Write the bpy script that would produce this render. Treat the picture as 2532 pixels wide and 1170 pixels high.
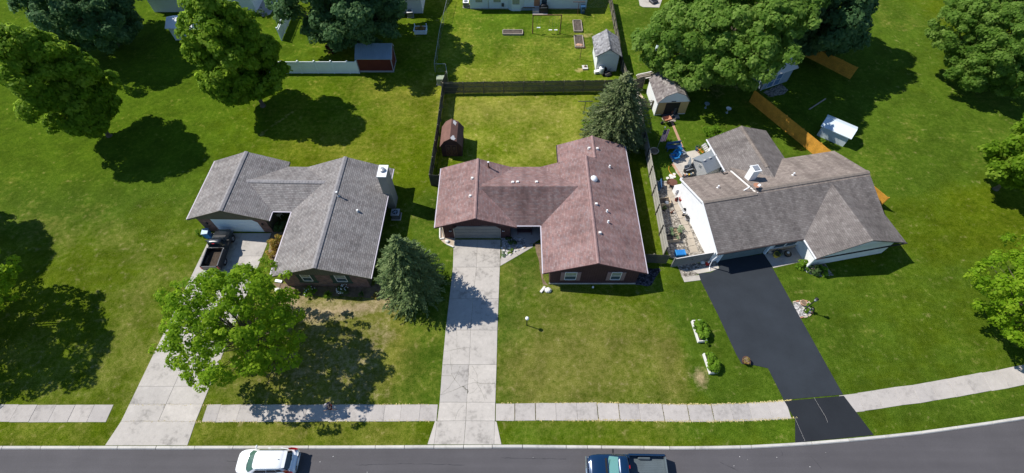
import bpy, bmesh, math, random
import numpy as np
from mathutils import Vector, Matrix

for o in list(bpy.data.objects): bpy.data.objects.remove(o)
SC = bpy.context.scene
COL = SC.collection
random.seed(7); RNG = np.random.default_rng(7)
R = math.radians

# ------------------------------------------------------------------ camera, sky, sun, exposure
CAM_H, PITCH, FPX, CX, CY = 40.5, R(56.4), 1195.0, 1266.0, 585.0
cd = bpy.data.cameras.new('camera'); cam = bpy.data.objects.new('camera', cd); COL.objects.link(cam)
cam.location = (0, 0, CAM_H); cam.rotation_euler = (R(90) - PITCH, 0, 0)
cd.sensor_width = 36; cd.lens = 36 * FPX / 2532; cd.clip_end = 2000; cd.clip_start = .5
SC.camera = cam
SUN_EL, SUN_AZ = R(48.3), R(19.8)           # light comes from -X, a little +Y
W = bpy.data.worlds.new('World'); SC.world = W; W.use_nodes = True
wn = W.node_tree; wn.nodes.clear()
bg = wn.nodes.new('ShaderNodeBackground'); wo = wn.nodes.new('ShaderNodeOutputWorld'); sk = wn.nodes.new('ShaderNodeTexSky')
sk.sky_type = 'NISHITA'; sk.sun_disc = False; sk.sun_elevation = SUN_EL; sk.sun_rotation = R(270) + SUN_AZ
sk.air_density = 1.0; sk.dust_density = 0.; sk.ozone_density = 6.0
bg.inputs['Strength'].default_value = .112
wn.links.new(sk.outputs[0], bg.inputs[0]); wn.links.new(bg.outputs[0], wo.inputs[0])
sd = bpy.data.lights.new('sun', 'SUN'); sd.energy = 5.0; sd.angle = R(.53); sd.color = (1.0, .965, .90)
sun = bpy.data.objects.new('sun', sd); COL.objects.link(sun); sun.location = (-60, 30, 80)
S = Vector((-math.cos(SUN_EL) * math.cos(SUN_AZ), math.cos(SUN_EL) * math.sin(SUN_AZ), math.sin(SUN_EL)))
sun.rotation_euler = S.to_track_quat('Z', 'Y').to_euler()
SC.view_settings.view_transform = 'Standard'; SC.view_settings.look = 'None'
SC.view_settings.exposure = .25; SC.view_settings.gamma = 1; SC.view_settings.use_curve_mapping = False
SC.render.engine = 'CYCLES'; SC.cycles.max_bounces = 8; SC.cycles.transparent_max_bounces = 4

# ------------------------------------------------------------------ helpers
def at(x, y, z=0.0):
    """where the sight line through a point of the survey photo meets the level z"""
    u, v = x - CX, y - CY
    t = (CAM_H - z) / (FPX * math.sin(PITCH) + v * math.cos(PITCH))
    return Vector((u * t, t * (FPX * math.cos(PITCH) - v * math.sin(PITCH)), z))

class MB:
    def __init__(s): s.v = []; s.f = []
    def add(s, vs, fs):
        n = len(s.v); s.v += [tuple(p) for p in vs]; s.f += [tuple(i + n for i in q) for q in fs]; return s
    def box(s, x0, x1, y0, y1, z0, z1):
        return s.add([(x0,y0,z0),(x1,y0,z0),(x1,y1,z0),(x0,y1,z0),(x0,y0,z1),(x1,y0,z1),(x1,y1,z1),(x0,y1,z1)],
                     [(0,3,2,1),(4,5,6,7),(0,1,5,4),(1,2,6,5),(2,3,7,6),(3,0,4,7)])
    def obox(s, c, sx, sy, sz, rz=0., rx=0., ry=0.):
        """box of full size sx, sy, sz centred on c and turned"""
        M = Matrix.Rotation(rz, 3, 'Z') @ Matrix.Rotation(ry, 3, 'Y') @ Matrix.Rotation(rx, 3, 'X'); c = Vector(c)
        vs = [c + M @ Vector((a*sx/2, b*sy/2, d*sz/2)) for d in (-1,1) for a, b in ((-1,-1),(1,-1),(1,1),(-1,1))]
        return s.add(vs, [(0,3,2,1),(4,5,6,7),(0,1,5,4),(1,2,6,5),(2,3,7,6),(3,0,4,7)])
    def prism(s, poly, z0, z1):
        n = len(poly); a = sum(poly[i][0]*poly[(i+1)%n][1] - poly[(i+1)%n][0]*poly[i][1] for i in range(n))
        if a < 0: poly = list(poly)[::-1]
        return s.add([(p[0],p[1],z0) for p in poly] + [(p[0],p[1],z1) for p in poly],
                     [tuple(range(n))[::-1], tuple(range(n, 2*n))] + [(i,(i+1)%n,n+(i+1)%n,n+i) for i in range(n)])
    def ext(s, prof, axis, a0, a1):
        """closed profile of (across, z) extruded along 'x' or 'y'"""
        n = len(prof)
        f = (lambda p, t: (p[0], t, p[1])) if axis == 'y' else (lambda p, t: (t, p[0], p[1]))
        return s.add([f(p, a0) for p in prof] + [f(p, a1) for p in prof],
                     [tuple(range(n)), tuple(range(n, 2*n))[::-1]] + [(i,n+i,n+(i+1)%n,(i+1)%n) for i in range(n)])
    def cyl(s, p0, p1, r0, r1=None, n=8):
        r1 = r0 if r1 is None else r1; p0 = Vector(p0); p1 = Vector(p1); d = (p1-p0).normalized()
        a = d.orthogonal().normalized(); b = d.cross(a)
        vs = [p + r*(math.cos(2*math.pi*i/n)*a + math.sin(2*math.pi*i/n)*b) for p, r in ((p0,r0),(p1,r1)) for i in range(n)]
        return s.add(vs, [tuple(range(n))[::-1], tuple(range(n,2*n))] + [(i,(i+1)%n,n+(i+1)%n,n+i) for i in range(n)])
    def tube(s, pts, r, n=6):
        for a, b in zip(pts[:-1], pts[1:]): s.cyl(a, b, r, r, n)
        return s
    def lathe(s, c, prof, n=14):
        """prof of (radius, z)"""
        vs = [(c[0]+r*math.cos(2*math.pi*i/n), c[1]+r*math.sin(2*math.pi*i/n), c[2]+z) for r, z in prof for i in range(n)]
        m = len(prof)
        return s.add(vs, [(k*n+i,k*n+(i+1)%n,(k+1)*n+(i+1)%n,(k+1)*n+i) for k in range(m-1) for i in range(n)]
                     + [tuple(range(n))[::-1], tuple(range((m-1)*n, m*n))])
    def ball(s, c, rx, ry=None, rz=None, n=10, jit=0.):
        ry = ry or rx; rz = rz or rx; m = max(5, n//2+1)
        prof = [(math.sin(math.pi*k/m), -math.cos(math.pi*k/m)) for k in range(1, m)]
        vs = []
        for r, z in prof:
            for i in range(n):
                q = 1 + (random.uniform(-jit, jit) if jit else 0)
                vs.append((c[0]+rx*r*q*math.cos(2*math.pi*i/n), c[1]+ry*r*q*math.sin(2*math.pi*i/n), c[2]+rz*z*q))
        k = len(prof)
        vs += [(c[0],c[1],c[2]-rz),(c[0],c[1],c[2]+rz)]
        fs = [(a*n+i,a*n+(i+1)%n,(a+1)*n+(i+1)%n,(a+1)*n+i) for a in range(k-1) for i in range(n)]
        fs += [(k*n,(i+1)%n,i) for i in range(n)] + [(k*n+1,(k-1)*n+i,(k-1)*n+(i+1)%n) for i in range(n)]
        return s.add(vs, fs)
    def build(s, name, m, parent=None, smooth=False, bevel=0.):
        me = bpy.data.meshes.new(name); me.from_pydata(s.v, [], s.f)
        if bevel:
            bm = bmesh.new(); bm.from_mesh(me)
            bmesh.ops.bevel(bm, geom=bm.edges[:], offset=bevel, segments=1, affect='EDGES', clamp_overlap=True)
            bm.to_mesh(me); bm.free()
        if smooth: me.polygons.foreach_set('use_smooth', [True]*len(me.polygons))
        me.update()
        return link(name, me, m, parent)

def link(name, me, m, parent=None):
    if m is not None and not me.materials: me.materials.append(m)
    o = bpy.data.objects.new(name, me); COL.objects.link(o)
    if parent is not None: o.parent = parent
    return o
def tag(o, label, cat, group=None):
    o['label'] = label; o['category'] = cat
    if group: o['group'] = group
    return o
def thing(name, label, cat, loc=(0,0,0), rz=0., group=None):
    o = bpy.data.objects.new(name, None); o.empty_display_size = .3; COL.objects.link(o)
    o.location = Vector(loc) if len(loc) == 3 else Vector((loc[0], loc[1], 0)); o.rotation_euler = (0, 0, rz)
    return tag(o, label, cat, group)
def struct(o): o['kind'] = 'structure'; return o
def sroot(name, loc=(0,0,0)):
    o = bpy.data.objects.new(name, None); COL.objects.link(o); o.location = loc; return struct(o)
def stuff(o): o['kind'] = 'stuff'; return o
def lab(o, t): o['label'] = t; return o
def copy_tree(o, parent=None):
    c = o.copy(); COL.objects.link(c)
    if parent is not None: c.parent = parent
    for ch in list(o.children): copy_tree(ch, c)
    return c
def XY(*pts): return [tuple(at(*p)[:2]) for p in pts]

# ------------------------------------------------------------------ materials
class NT:
    def __init__(s, name):
        s.m = bpy.data.materials.new(name); s.m.use_nodes = True; s.t = s.m.node_tree
        s.b = s.t.nodes['Principled BSDF']; s.out = s.t.nodes['Material Output']
    def n(s, t, **k):
        x = s.t.nodes.new(t)
        for a, v in k.items(): setattr(x, a, v)
        return x
    def l(s, a, b): s.t.links.new(a, b)
    def coord(s, kind='Object'): return s.n('ShaderNodeTexCoord').outputs[kind]
    def math(s, op, a, b=0., c=None):
        x = s.n('ShaderNodeMath', operation=op)
        for i, q in enumerate((a, b) if c is None else (a, b, c)):
            if isinstance(q, (int, float)): x.inputs[i].default_value = q
            else: s.l(q, x.inputs[i])
        return x.outputs[0]
    def noise(s, v, scale, det=3, rough=.55):
        x = s.n('ShaderNodeTexNoise'); x.inputs['Scale'].default_value = scale; x.inputs['Detail'].default_value = det
        x.inputs['Roughness'].default_value = rough
        if v is not None: s.l(v, x.inputs['Vector'])
        return x.outputs['Fac']
    def ramp(s, f, stops):
        x = s.n('ShaderNodeValToRGB'); e = x.color_ramp.elements
        while len(e) > 1: e.remove(e[-1])
        e[0].position = stops[0][0]; e[0].color = (*stops[0][1], 1)
        for p, c in stops[1:]: q = e.new(p); q.color = (*c, 1)
        s.l(f, x.inputs[0]); return x.outputs[0]
    def mix(s, f, a, b, mode='MIX'):
        x = s.n('ShaderNodeMix', data_type='RGBA', blend_type=mode)
        for i, q in ((0, f), (6, a), (7, b)):
            if isinstance(q, (int, float)): x.inputs[i].default_value = q
            elif isinstance(q, tuple): x.inputs[i].default_value = (*q[:3], 1)
            else: s.l(q, x.inputs[i])
        return x.outputs[2]
    def bump(s, h, strength=.4, dist=.02):
        x = s.n('ShaderNodeBump'); x.inputs['Strength'].default_value = strength; x.inputs['Distance'].default_value = dist
        s.l(h, x.inputs['Height']); s.l(x.outputs[0], s.b.inputs['Normal'])
    def done(s, col, rough=.85, spec=.25, metal=0.):
        if isinstance(col, tuple): s.b.inputs['Base Color'].default_value = (*col, 1)
        else: s.l(col, s.b.inputs['Base Color'])
        s.b.inputs['Roughness'].default_value = rough; s.b.inputs['Specular IOR Level'].default_value = spec
        s.b.inputs['Metallic'].default_value = metal
        return s.m
def k(c, a): return tuple(min(1, x*a) for x in c)
def mat(name, col, rough=.85, var=.22, s1=1.2, s2=14., bump=.2, spec=.25, metal=0., coat=0.):
    t = NT(name); v = t.coord()
    a = t.noise(v, s1, 4); b = t.noise(v, s2, 3)
    f = t.math('ADD', t.math('MULTIPLY', a, .6), t.math('MULTIPLY', b, .4))
    c = t.ramp(f, [(.3, k(col, 1-var)), (.5, col), (.7, k(col, 1+var))])
    if bump: t.bump(b, bump, .01)
    if coat: t.b.inputs['Coat Weight'].default_value = coat; t.b.inputs['Coat Roughness'].default_value = .03
    return t.done(c, rough, spec, metal)

def lawn_mat():
    t = NT('lawn_grass'); v = t.coord()
    def attr(n): x = t.n('ShaderNodeAttribute', attribute_name=n); return x.outputs['Fac']
    fine = t.noise(v, 9., 4, .7); mid = t.noise(v, 2.1, 5, .65); vf = t.noise(v, 34., 2, .6)
    f = t.math('ADD', t.math('ADD', t.math('MULTIPLY', fine, .42), t.math('MULTIPLY', mid, .33)), t.math('MULTIPLY', t.noise(v, 21., 3, .7), .25))
    base = t.ramp(f, [(.38, (.034,.062,.003)), (.47, (.078,.118,.005)), (.54, (.125,.162,.010)), (.63, (.19,.21,.04))])
    lush = t.ramp(f, [(.37, (.028,.058,.005)), (.5, (.070,.120,.012)), (.63, (.135,.182,.028))])
    dry = t.ramp(f, [(.37, (.068,.080,.012)), (.48, (.142,.148,.026)), (.57, (.215,.200,.055)), (.66, (.33,.28,.13))])
    soil = t.ramp(f, [(.36, (.20,.145,.08)), (.5, (.34,.26,.16)), (.64, (.52,.42,.28))])
    dn = t.math('MULTIPLY', t.math('SUBTRACT', t.math('ADD', t.math('MULTIPLY', mid, .6), t.math('MULTIPLY', t.noise(v, .8, 4, .6), .4)), .5), 1.9)
    def m01(x, lo, hi):
        q = t.n('ShaderNodeMapRange'); t.l(x, q.inputs[0]); q.inputs[1].default_value = lo; q.inputs[2].default_value = hi; return q.outputs[0]
    c = t.mix(m01(t.math('ADD', attr('lush'), dn), .1, .9), base, lush)
    c = t.mix(m01(t.math('ADD', attr('dry'), dn), .15, .95), c, dry)
    c = t.mix(m01(t.math('ADD', attr('soil'), t.math('MULTIPLY', dn, 1.4)), .2, 1.0), c, soil)
    g = t.ramp(vf, [(.30, (.55,.58,.52)), (.5, (.98,.98,.98)), (.7, (1.0,1.0,1.0))])
    c = t.mix(1., c, g, 'MULTIPLY')
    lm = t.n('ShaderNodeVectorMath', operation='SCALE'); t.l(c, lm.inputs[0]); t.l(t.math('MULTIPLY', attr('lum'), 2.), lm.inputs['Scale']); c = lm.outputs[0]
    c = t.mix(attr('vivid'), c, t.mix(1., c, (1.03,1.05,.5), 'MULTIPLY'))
    h = t.math('ADD', vf, fine); t.bump(h, .9, .06)
    return t.done(c, .95, .02)

def shingle_mat(name, tones, mottling, streak=(.55, .25), w=.30, h=.15, stain=None, pale_span=None):
    """roof shingles: courses along the eave, each tab with a tone of its own"""
    t = NT(name); tc = t.n('ShaderNodeTexCoord'); p = t.n('ShaderNodeSeparateXYZ'); t.l(tc.outputs['Object'], p.inputs[0])
    nn = t.n('ShaderNodeSeparateXYZ'); t.l(tc.outputs['Normal'], nn.inputs[0])
    msk = t.math('GREATER_THAN', t.math('ABSOLUTE', nn.outputs[0]), t.math('ABSOLUTE', nn.outputs[1]))
    def sel(a, b): return t.math('ADD', t.math('MULTIPLY', msk, a), t.math('MULTIPLY', t.math('SUBTRACT', 1., msk), b))
    u = sel(p.outputs[1], p.outputs[0]); v = sel(p.outputs[0], p.outputs[1])
    vr = t.math('DIVIDE', v, h); row = t.math('FLOOR', vr)
    ur = t.math('ADD', t.math('DIVIDE', u, w), t.math('MULTIPLY', row, .37)); cu = t.math('FLOOR', ur)
    cv = t.n('ShaderNodeCombineXYZ'); t.l(cu, cv.inputs[0]); t.l(row, cv.inputs[1])
    wn_ = t.n('ShaderNodeTexWhiteNoise', noise_dimensions='2D'); t.l(cv.outputs[0], wn_.inputs['Vector'])
    pos = [(i/(len(tones)-1), c) for i, c in enumerate(tones)]
    c = t.ramp(wn_.outputs['Value'], pos)
    big = t.noise(tc.outputs['Object'], .35, 4, .6); md = t.noise(tc.outputs['Object'], 1.6, 4, .6)
    st = t.ramp(t.math('ADD', t.math('MULTIPLY', big, .6), t.math('MULTIPLY', md, .4)), [(.36, (1-mottling,)*3), (.56, (1,1,1)), (.8, (1.0,)*3)])
    c = t.mix(1., c, st, 'MULTIPLY')
    sv = t.n('ShaderNodeCombineXYZ'); t.l(t.math('MULTIPLY', u, 1.3), sv.inputs[0]); t.l(t.math('MULTIPLY', v, .22), sv.inputs[1])
    sk_ = t.ramp(t.noise(sv.outputs[0], 1.0, 4, .6), [(.36, (.72,.71,.72)), (.56, (1,1,1))]); c = t.mix(.8, c, sk_, 'MULTIPLY')
    if pale_span:      # lighter tint over the shingles of the back slope
        f = t.math('MULTIPLY', t.math('MULTIPLY', t.math('SUBTRACT', 1., msk), t.math('LESS_THAN', p.outputs[1], pale_span[1])), t.math('GREATER_THAN', p.outputs[1], pale_span[0]))
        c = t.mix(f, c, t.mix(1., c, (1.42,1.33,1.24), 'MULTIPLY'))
    if stain:      # algae staining on the slope that faces the street between the two wings
        mp = t.n('ShaderNodeMapping'); mp.inputs['Scale'].default_value = (1.1, .12, .1); t.l(tc.outputs['Object'], mp.inputs[0]); sn = t.noise(mp.outputs[0], 1.3, 4, .6)
        f = t.math('MULTIPLY', t.math('MULTIPLY', t.math('SUBTRACT', 1., msk), t.math('LESS_THAN', p.outputs[1], stain)), t.math('ADD', .22, sn))
        c = t.mix(f, c, t.mix(1., c, (.42,.47,.50), 'MULTIPLY'))
    fu = t.math('FRACT', ur); fv = t.math('FRACT', vr)
    edge = t.math('MAXIMUM', t.math('LESS_THAN', fu, .07), t.math('LESS_THAN', fv, .16))
    c = t.mix(t.math('MULTIPLY', edge, streak[0]), c, (.03,.027,.027))
    gr = t.noise(tc.outputs['Object'], 60, 2); c = t.mix(.35, c, t.ramp(gr, [(.3, (.5,.5,.5)), (.7, (1,1,1))]), 'MULTIPLY')
    t.bump(t.math('SUBTRACT', t.math('ADD', wn_.outputs['Value'], fv), edge), .5, .012)
    return t.done(c, .95, .12)

def leaf_mat(name, dark, mid, light, trans=.35):
    t = NT(name); a = t.n('ShaderNodeAttribute', attribute_name='tone')
    c = t.ramp(a.outputs['Fac'], [(0., dark), (.5, mid), (1., light)])
    t.done(c, .6, .08)
    tr = t.n('ShaderNodeBsdfTranslucent'); t.l(t.mix(.5, c, k(light, 1.7)), tr.inputs[0])
    mx = t.n('ShaderNodeMixShader'); mx.inputs[0].default_value = trans
    t.l(t.b.outputs[0], mx.inputs[1]); t.l(tr.outputs[0], mx.inputs[2]); t.l(mx.outputs[0], t.out.inputs[0])
    return t.m

def brick_mat(name):
    t = NT(name); tc = t.n('ShaderNodeTexCoord'); p = t.n('ShaderNodeSeparateXYZ'); t.l(tc.outputs['Object'], p.inputs[0])
    cv = t.n('ShaderNodeCombineXYZ'); t.l(t.math('ADD', p.outputs[0], p.outputs[1]), cv.inputs[0]); t.l(p.outputs[2], cv.inputs[1])
    b = t.n('ShaderNodeTexBrick'); t.l(cv.outputs[0], b.inputs['Vector']); b.inputs['Scale'].default_value = 1
    b.inputs['Brick Width'].default_value = .21; b.inputs['Row Height'].default_value = .112; b.inputs['Mortar Size'].default_value = .009
    b.inputs['Color1'].default_value = (.30,.155,.115,1); b.inputs['Color2'].default_value = (.15,.09,.075,1); b.inputs['Mortar'].default_value = (.26,.23,.21,1)
    n = t.noise(tc.outputs['Object'], 2.2, 4)
    c = t.mix(.8, b.outputs[0], t.ramp(n, [(.3, (.55,.55,.6)), (.65, (1,1,1))]), 'MULTIPLY')
    t.bump(b.outputs['Fac'], .4, -.01)
    return t.done(c, .9, .2)

def gravel_mat(name, a, b, scale=9.):
    t = NT(name); v = t.coord(); x = t.n('ShaderNodeTexVoronoi'); x.inputs['Scale'].default_value = scale; t.l(v, x.inputs['Vector'])
    s_ = t.n('ShaderNodeSeparateColor'); t.l(x.outputs['Color'], s_.inputs[0])
    c = t.ramp(s_.outputs[0], [(0., k(a, .5)), (.35, a), (.7, b), (1., k(b, 1.3))])
    d = t.ramp(x.outputs['Distance'], [(.0, (1,1,1)), (.75, (.45,.45,.45))])
    c = t.mix(.8, c, d, 'MULTIPLY'); t.bump(x.outputs['Distance'], .6, -.03)
    return t.done(c, .9, .2)

def concrete_mat(name, col, stain=.3):
    t = NT(name); v = t.coord(); ri = t.n('ShaderNodeObjectInfo').outputs['Random']
    vv = t.n('ShaderNodeVectorMath', operation='ADD'); t.l(v, vv.inputs[0])
    cb = t.n('ShaderNodeCombineXYZ'); t.l(t.math('MULTIPLY', ri, 37.), cb.inputs[0]); t.l(cb.outputs[0], vv.inputs[1]); v = vv.outputs[0]
    a = t.noise(v, .55, 5, .6); b = t.noise(v, 3.2, 4, .65); g = t.noise(v, 45, 2)
    c = t.ramp(t.math('ADD', t.math('MULTIPLY', a, .65), t.math('MULTIPLY', b, .35)), [(.36, k(col, 1-stain)), (.47, k(col, .94)), (.56, col), (.66, k(col, 1.12))])
    c = t.mix(.7, c, t.ramp(g, [(.3, (.74,.74,.74)), (.6, (1,1,1))]), 'MULTIPLY')
    c = t.mix(1., c, t.ramp(ri, [(0, (.86,.86,.87)), (1, (1,.99,.98))]), 'MULTIPLY')
    t.bump(g, .25, .006)
    return t.done(c, .9, .2)

def asphalt_mat(name, col, tracks=False):
    t = NT(name); v = t.coord(); a = t.noise(v, .4, 5, .6); g = t.noise(v, 55, 2, .7)
    if tracks:
        mp = t.n('ShaderNodeMapping'); mp.inputs['Scale'].default_value = (.04, 1.0, 1); t.l(v, mp.inputs[0]); s_ = t.noise(mp.outputs[0], 1.6, 4)
        a = t.math('ADD', t.math('MULTIPLY', a, .5), t.math('MULTIPLY', s_, .5))
    c = t.ramp(a, [(.32, k(col, .86)), (.5, col), (.7, k(col, 1.16))])
    c = t.mix(.8, c, t.ramp(g, [(.3, (.62,.62,.62)), (.62, (1,1,1))]), 'MULTIPLY')
    t.bump(g, .35, .008)
    return t.done(c, .85, .3)

M = {}
M['lawn'] = lawn_mat()
M['road'] = asphalt_mat('road_asphalt', (.097,.090,.094), True)
M['drive_asphalt'] = asphalt_mat('sealed_asphalt', (.030,.036,.044))
M['drive_asphalt2'] = asphalt_mat('sealed_asphalt_dark', (.019,.022,.027))
M['concrete'] = concrete_mat('driveway_concrete', (.525,.482,.43), .42)
M['walk'] = concrete_mat('sidewalk_concrete', (.50,.457,.415), .28)
M['curb'] = concrete_mat('curb_concrete', (.62,.585,.53), .3)
M['patio'] = concrete_mat('patio_concrete', (.56,.51,.44), .3)
M['paver'] = concrete_mat('paver_stone', (.50,.43,.34), .2)
M['crack'] = mat('crack_dirt', (.19,.18,.145), bump=0)
M['joint_grass'] = mat('joint_weeds', (.50,.41,.17), var=.4, s1=4)
M['soil'] = mat('bare_soil', (.19,.135,.085), var=.5, s1=2.5, s2=20, bump=.7)
M['mulch'] = mat('dark_mulch', (.07,.05,.035), var=.6, s1=4, s2=25, bump=.8)
M['garden_soil'] = mat('garden_soil', (.095,.075,.06), var=.5, s1=4, s2=22, bump=.9)
M['slag'] = gravel_mat('dark_rock', (.035,.034,.04), (.09,.085,.10), 6)
M['gravel'] = gravel_mat('river_gravel', (.27,.235,.19), (.46,.41,.35), 7)
M['white_rock'] = gravel_mat('pale_rock', (.40,.38,.36), (.66,.62,.58), 8)
M['red_roof'] = shingle_mat('red_brown_shingles', [(.25,.158,.147),(.325,.198,.182),(.285,.172,.157),(.34,.245,.232),(.355,.213,.19),(.295,.215,.212)], .26, (.28,0), stain=30.4)
M['grey_roof'] = shingle_mat('grey_taupe_shingles', [(.225,.208,.198),(.30,.278,.265),(.35,.325,.31),(.27,.242,.228),(.318,.30,.288)], .14, (.62,0), .34, .17)
M['brown_roof'] = shingle_mat('grey_brown_shingles', [(.185,.160,.147),(.24,.21,.193),(.205,.18,.165),(.275,.245,.225)], .24, (.40,0), .32, .16, pale_span=(4.7,9.7))
M['shed_roof'] = shingle_mat('pale_grey_shingles', [(.26,.25,.25),(.38,.37,.37),(.17,.165,.17),(.46,.45,.45)], .15, (.15,0), .3, .2)
M['gambrel_roof'] = shingle_mat('speckled_brown_shingles', [(.22,.19,.18),(.33,.29,.27),(.15,.125,.12),(.42,.38,.35)], .2, (.15,0), .28, .17)
M['barn_roof'] = mat('weathered_barn_roof', (.17,.088,.068), var=.3, s1=1.5)
M['ridge_grey'] = mat('ridge_cap_grey', (.25,.235,.235), var=.3, s1=3)
M['ridge_brown'] = mat('ridge_cap_brown', (.20,.165,.14), var=.3, s1=3)
M['ridge_red'] = mat('ridge_cap_red', (.30,.19,.176), var=.25, s1=3)
M['maroon'] = mat('maroon_siding', (.062,.030,.032), var=.2, rough=.8)
M['maroon_light'] = mat('maroon_batten', (.085,.042,.044), var=.2)
M['mauve'] = mat('mauve_shutter', (.25,.165,.165), var=.1)
M['olive'] = mat('olive_siding', (.15,.14,.095), var=.15)
M['olive_dark'] = mat('olive_groove', (.11,.10,.068), var=.15)
M['green_shutter'] = mat('dark_green_shutter', (.065,.095,.065), var=.2)
M['brick'] = brick_mat('brown_brick')
M['white'] = mat('white_paint', (.78,.78,.77), var=.06, s1=2)
M['white_warm'] = mat('warm_white_paint', (.74,.70,.66), var=.07)
M['vinyl'] = mat('white_vinyl', (.80,.86,.88), var=.06, rough=.5)
M['pale_siding'] = mat('pale_blue_siding', (.62,.70,.74), var=.07)
M['offwhite'] = mat('offwhite_siding', (.70,.71,.69), var=.07)
M['grey_door'] = mat('grey_garage_door', (.20,.205,.20), var=.2, s1=.8)
M['white_door'] = mat('white_garage_door', (.70,.79,.84), var=.12, s1=.6)
M['slate_door'] = mat('slate_garage_door', (.13,.17,.175), var=.15)
M['fascia_dark'] = mat('dark_fascia', (.045,.035,.035), var=.2)
M['gutter'] = mat('lavender_gutter', (.55,.50,.54), var=.1, rough=.4)
M['gutter_white'] = mat('white_gutter', (.75,.75,.77), var=.05, rough=.4)
M['galv'] = mat('galvanised_metal', (.42,.43,.44), rough=.42, var=.15, metal=.6)
M['steel_dark'] = mat('dark_steel', (.10,.10,.11), rough=.5, var=.2, metal=.4)
M['grey_fence'] = mat('weathered_fence', (.088,.082,.068), var=.35, s1=1.5, s2=10)
M['grey_fence_light'] = mat('sunbleached_fence', (.34,.32,.27), var=.25, s1=1.5, s2=10)
M['fence_post'] = mat('fence_post_wood', (.19,.165,.11), var=.3)
M['gate_grey'] = mat('grey_gate_board', (.20,.195,.185), var=.15)
M['cedar'] = mat('stained_cedar', (.62,.30,.042), var=.3, s1=1.5, s2=9)
M['tan_ply'] = mat('tan_plywood', (.48,.33,.15), var=.12)
M['barn_red'] = mat('barn_red_siding', (.13,.030,.018), var=.2)
M['blue_metal'] = mat('blue_grey_metal_roof', (.28,.36,.43), rough=.4, var=.12, metal=.3)
M['shed_trim'] = mat('shed_trim_grey', (.36,.34,.34), var=.15)
M['brown_siding'] = mat('brown_shed_siding', (.088,.042,.036), var=.25)
M['brown_trim'] = mat('brown_shed_trim', (.19,.09,.06), var=.25)
M['blue_siding'] = mat('blue_grey_siding', (.30,.37,.43), var=.12)
M['blue_door'] = mat('blue_door', (.12,.21,.34), var=.12)
M['poly_grey'] = mat('grey_resin', (.21,.23,.25), rough=.6, var=.1)
M['poly_light'] = mat('light_grey_resin', (.44,.43,.42), rough=.6, var=.08)
M['rust'] = mat('rust_brown_paint', (.15,.068,.045), var=.35)
M['wood_grey'] = mat('weathered_timber', (.33,.28,.23), var=.25)
M['wood_pale'] = mat('pale_timber', (.56,.44,.30), var=.2)
M['black'] = mat('black_plastic', (.018,.018,.02), rough=.5, var=.2, bump=0)
M['rubber'] = mat('tyre_rubber', (.022,.022,.024), rough=.8, var=.2)
M['blue_bin'] = mat('blue_bin_plastic', (.02,.17,.46), rough=.45, var=.1)
M['navy_bin'] = mat('navy_bin_plastic', (.025,.075,.16), rough=.45, var=.15)
M['blue_paint'] = mat('bright_blue_paint', (.03,.22,.50), rough=.5, var=.12)
M['blue_paint2'] = mat('dull_blue_paint', (.05,.12,.25), rough=.6, var=.15)
M['orange'] = mat('orange_paint', (.52,.145,.07), rough=.5, var=.15)
M['yellow'] = mat('yellow_pot', (.60,.42,.05), var=.15)
M['red'] = mat('red_paint', (.45,.03,.03), rough=.4, var=.1)
M['terracotta'] = mat('terracotta', (.42,.20,.12), var=.15)
M['brick_path'] = mat('salmon_brick', (.50,.30,.20), var=.25, s1=4)
M['util_green'] = mat('utility_green', (.30,.34,.23), var=.12, rough=.6)
M['stone_white'] = mat('white_stone', (.68,.65,.60), var=.12)
M['stone_tan'] = mat('tan_stone', (.48,.38,.28), var=.25)
M['bark'] = mat('bark', (.13,.105,.08), var=.4, s1=3)
M['petal'] = mat('white_petals', (.85,.85,.82), var=.03, bump=0)
M['flower_mix'] = mat('orange_petals', (.70,.25,.03), var=.2, bump=0)
M['skin'] = mat('skin', (.52,.33,.25), rough=.6, var=.05, bump=0)
M['navy_cloth'] = mat('navy_cloth', (.018,.022,.060), var=.2)
M['maroon_cloth'] = mat('maroon_cloth', (.17,.03,.025), var=.2)
M['grey_hair'] = mat('grey_hair', (.42,.38,.38), var=.2)
M['shoe'] = mat('pale_shoe', (.6,.6,.6), var=.1)
M['rope'] = mat('orange_hose', (.60,.26,.04), rough=.5, var=.1)
def paint(name, col, rough=.22, coat=1.): return mat(name, col, rough=rough, var=.04, bump=0, spec=.5, coat=coat)
M['car_white'] = paint('white_car_paint', (.80,.81,.82))
M['truck_blue'] = mat('blue_truck_paint', (.004,.026,.075), rough=.2, var=.06, bump=0, spec=.5, metal=.25, coat=1.)
M['truck_dark'] = mat('dark_faded_truck_paint', (.014,.017,.021), rough=.3, var=.35, s1=2., bump=0, spec=.5, coat=.5)
M['bed_liner'] = mat('grey_truck_bed', (.095,.118,.13), rough=.5, var=.15)
M['chrome'] = mat('chrome', (.62,.62,.64), rough=.2, var=.05, metal=.9, bump=0)
def glass(name, col, rough=.06):
    t = NT(name); return t.done(col, rough, .7)
M['glass_green'] = glass('green_tinted_glass', (.055,.12,.10))
M['glass_dark'] = glass('dark_glass', (.012,.022,.032))
M['glass_teal'] = glass('teal_glass', (.10,.235,.215), .12)
M['pane'] = glass('window_glass', (.06,.085,.10))
M['pane_curtain'] = mat('curtained_glass', (.28,.30,.25), rough=.25, var=.3, s1=5, bump=0, spec=.5)
M['lamp_red'] = mat('red_lens', (.42,.012,.012), rough=.15, var=.05, bump=0, coat=1.)
M['lamp_clear'] = mat('clear_lens', (.55,.57,.60), rough=.15, var=.05, bump=0, coat=1.)
M['maple'] = leaf_mat('maple_leaves', (.06,.13,.006), (.155,.27,.016), (.29,.40,.045), .55)
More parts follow.
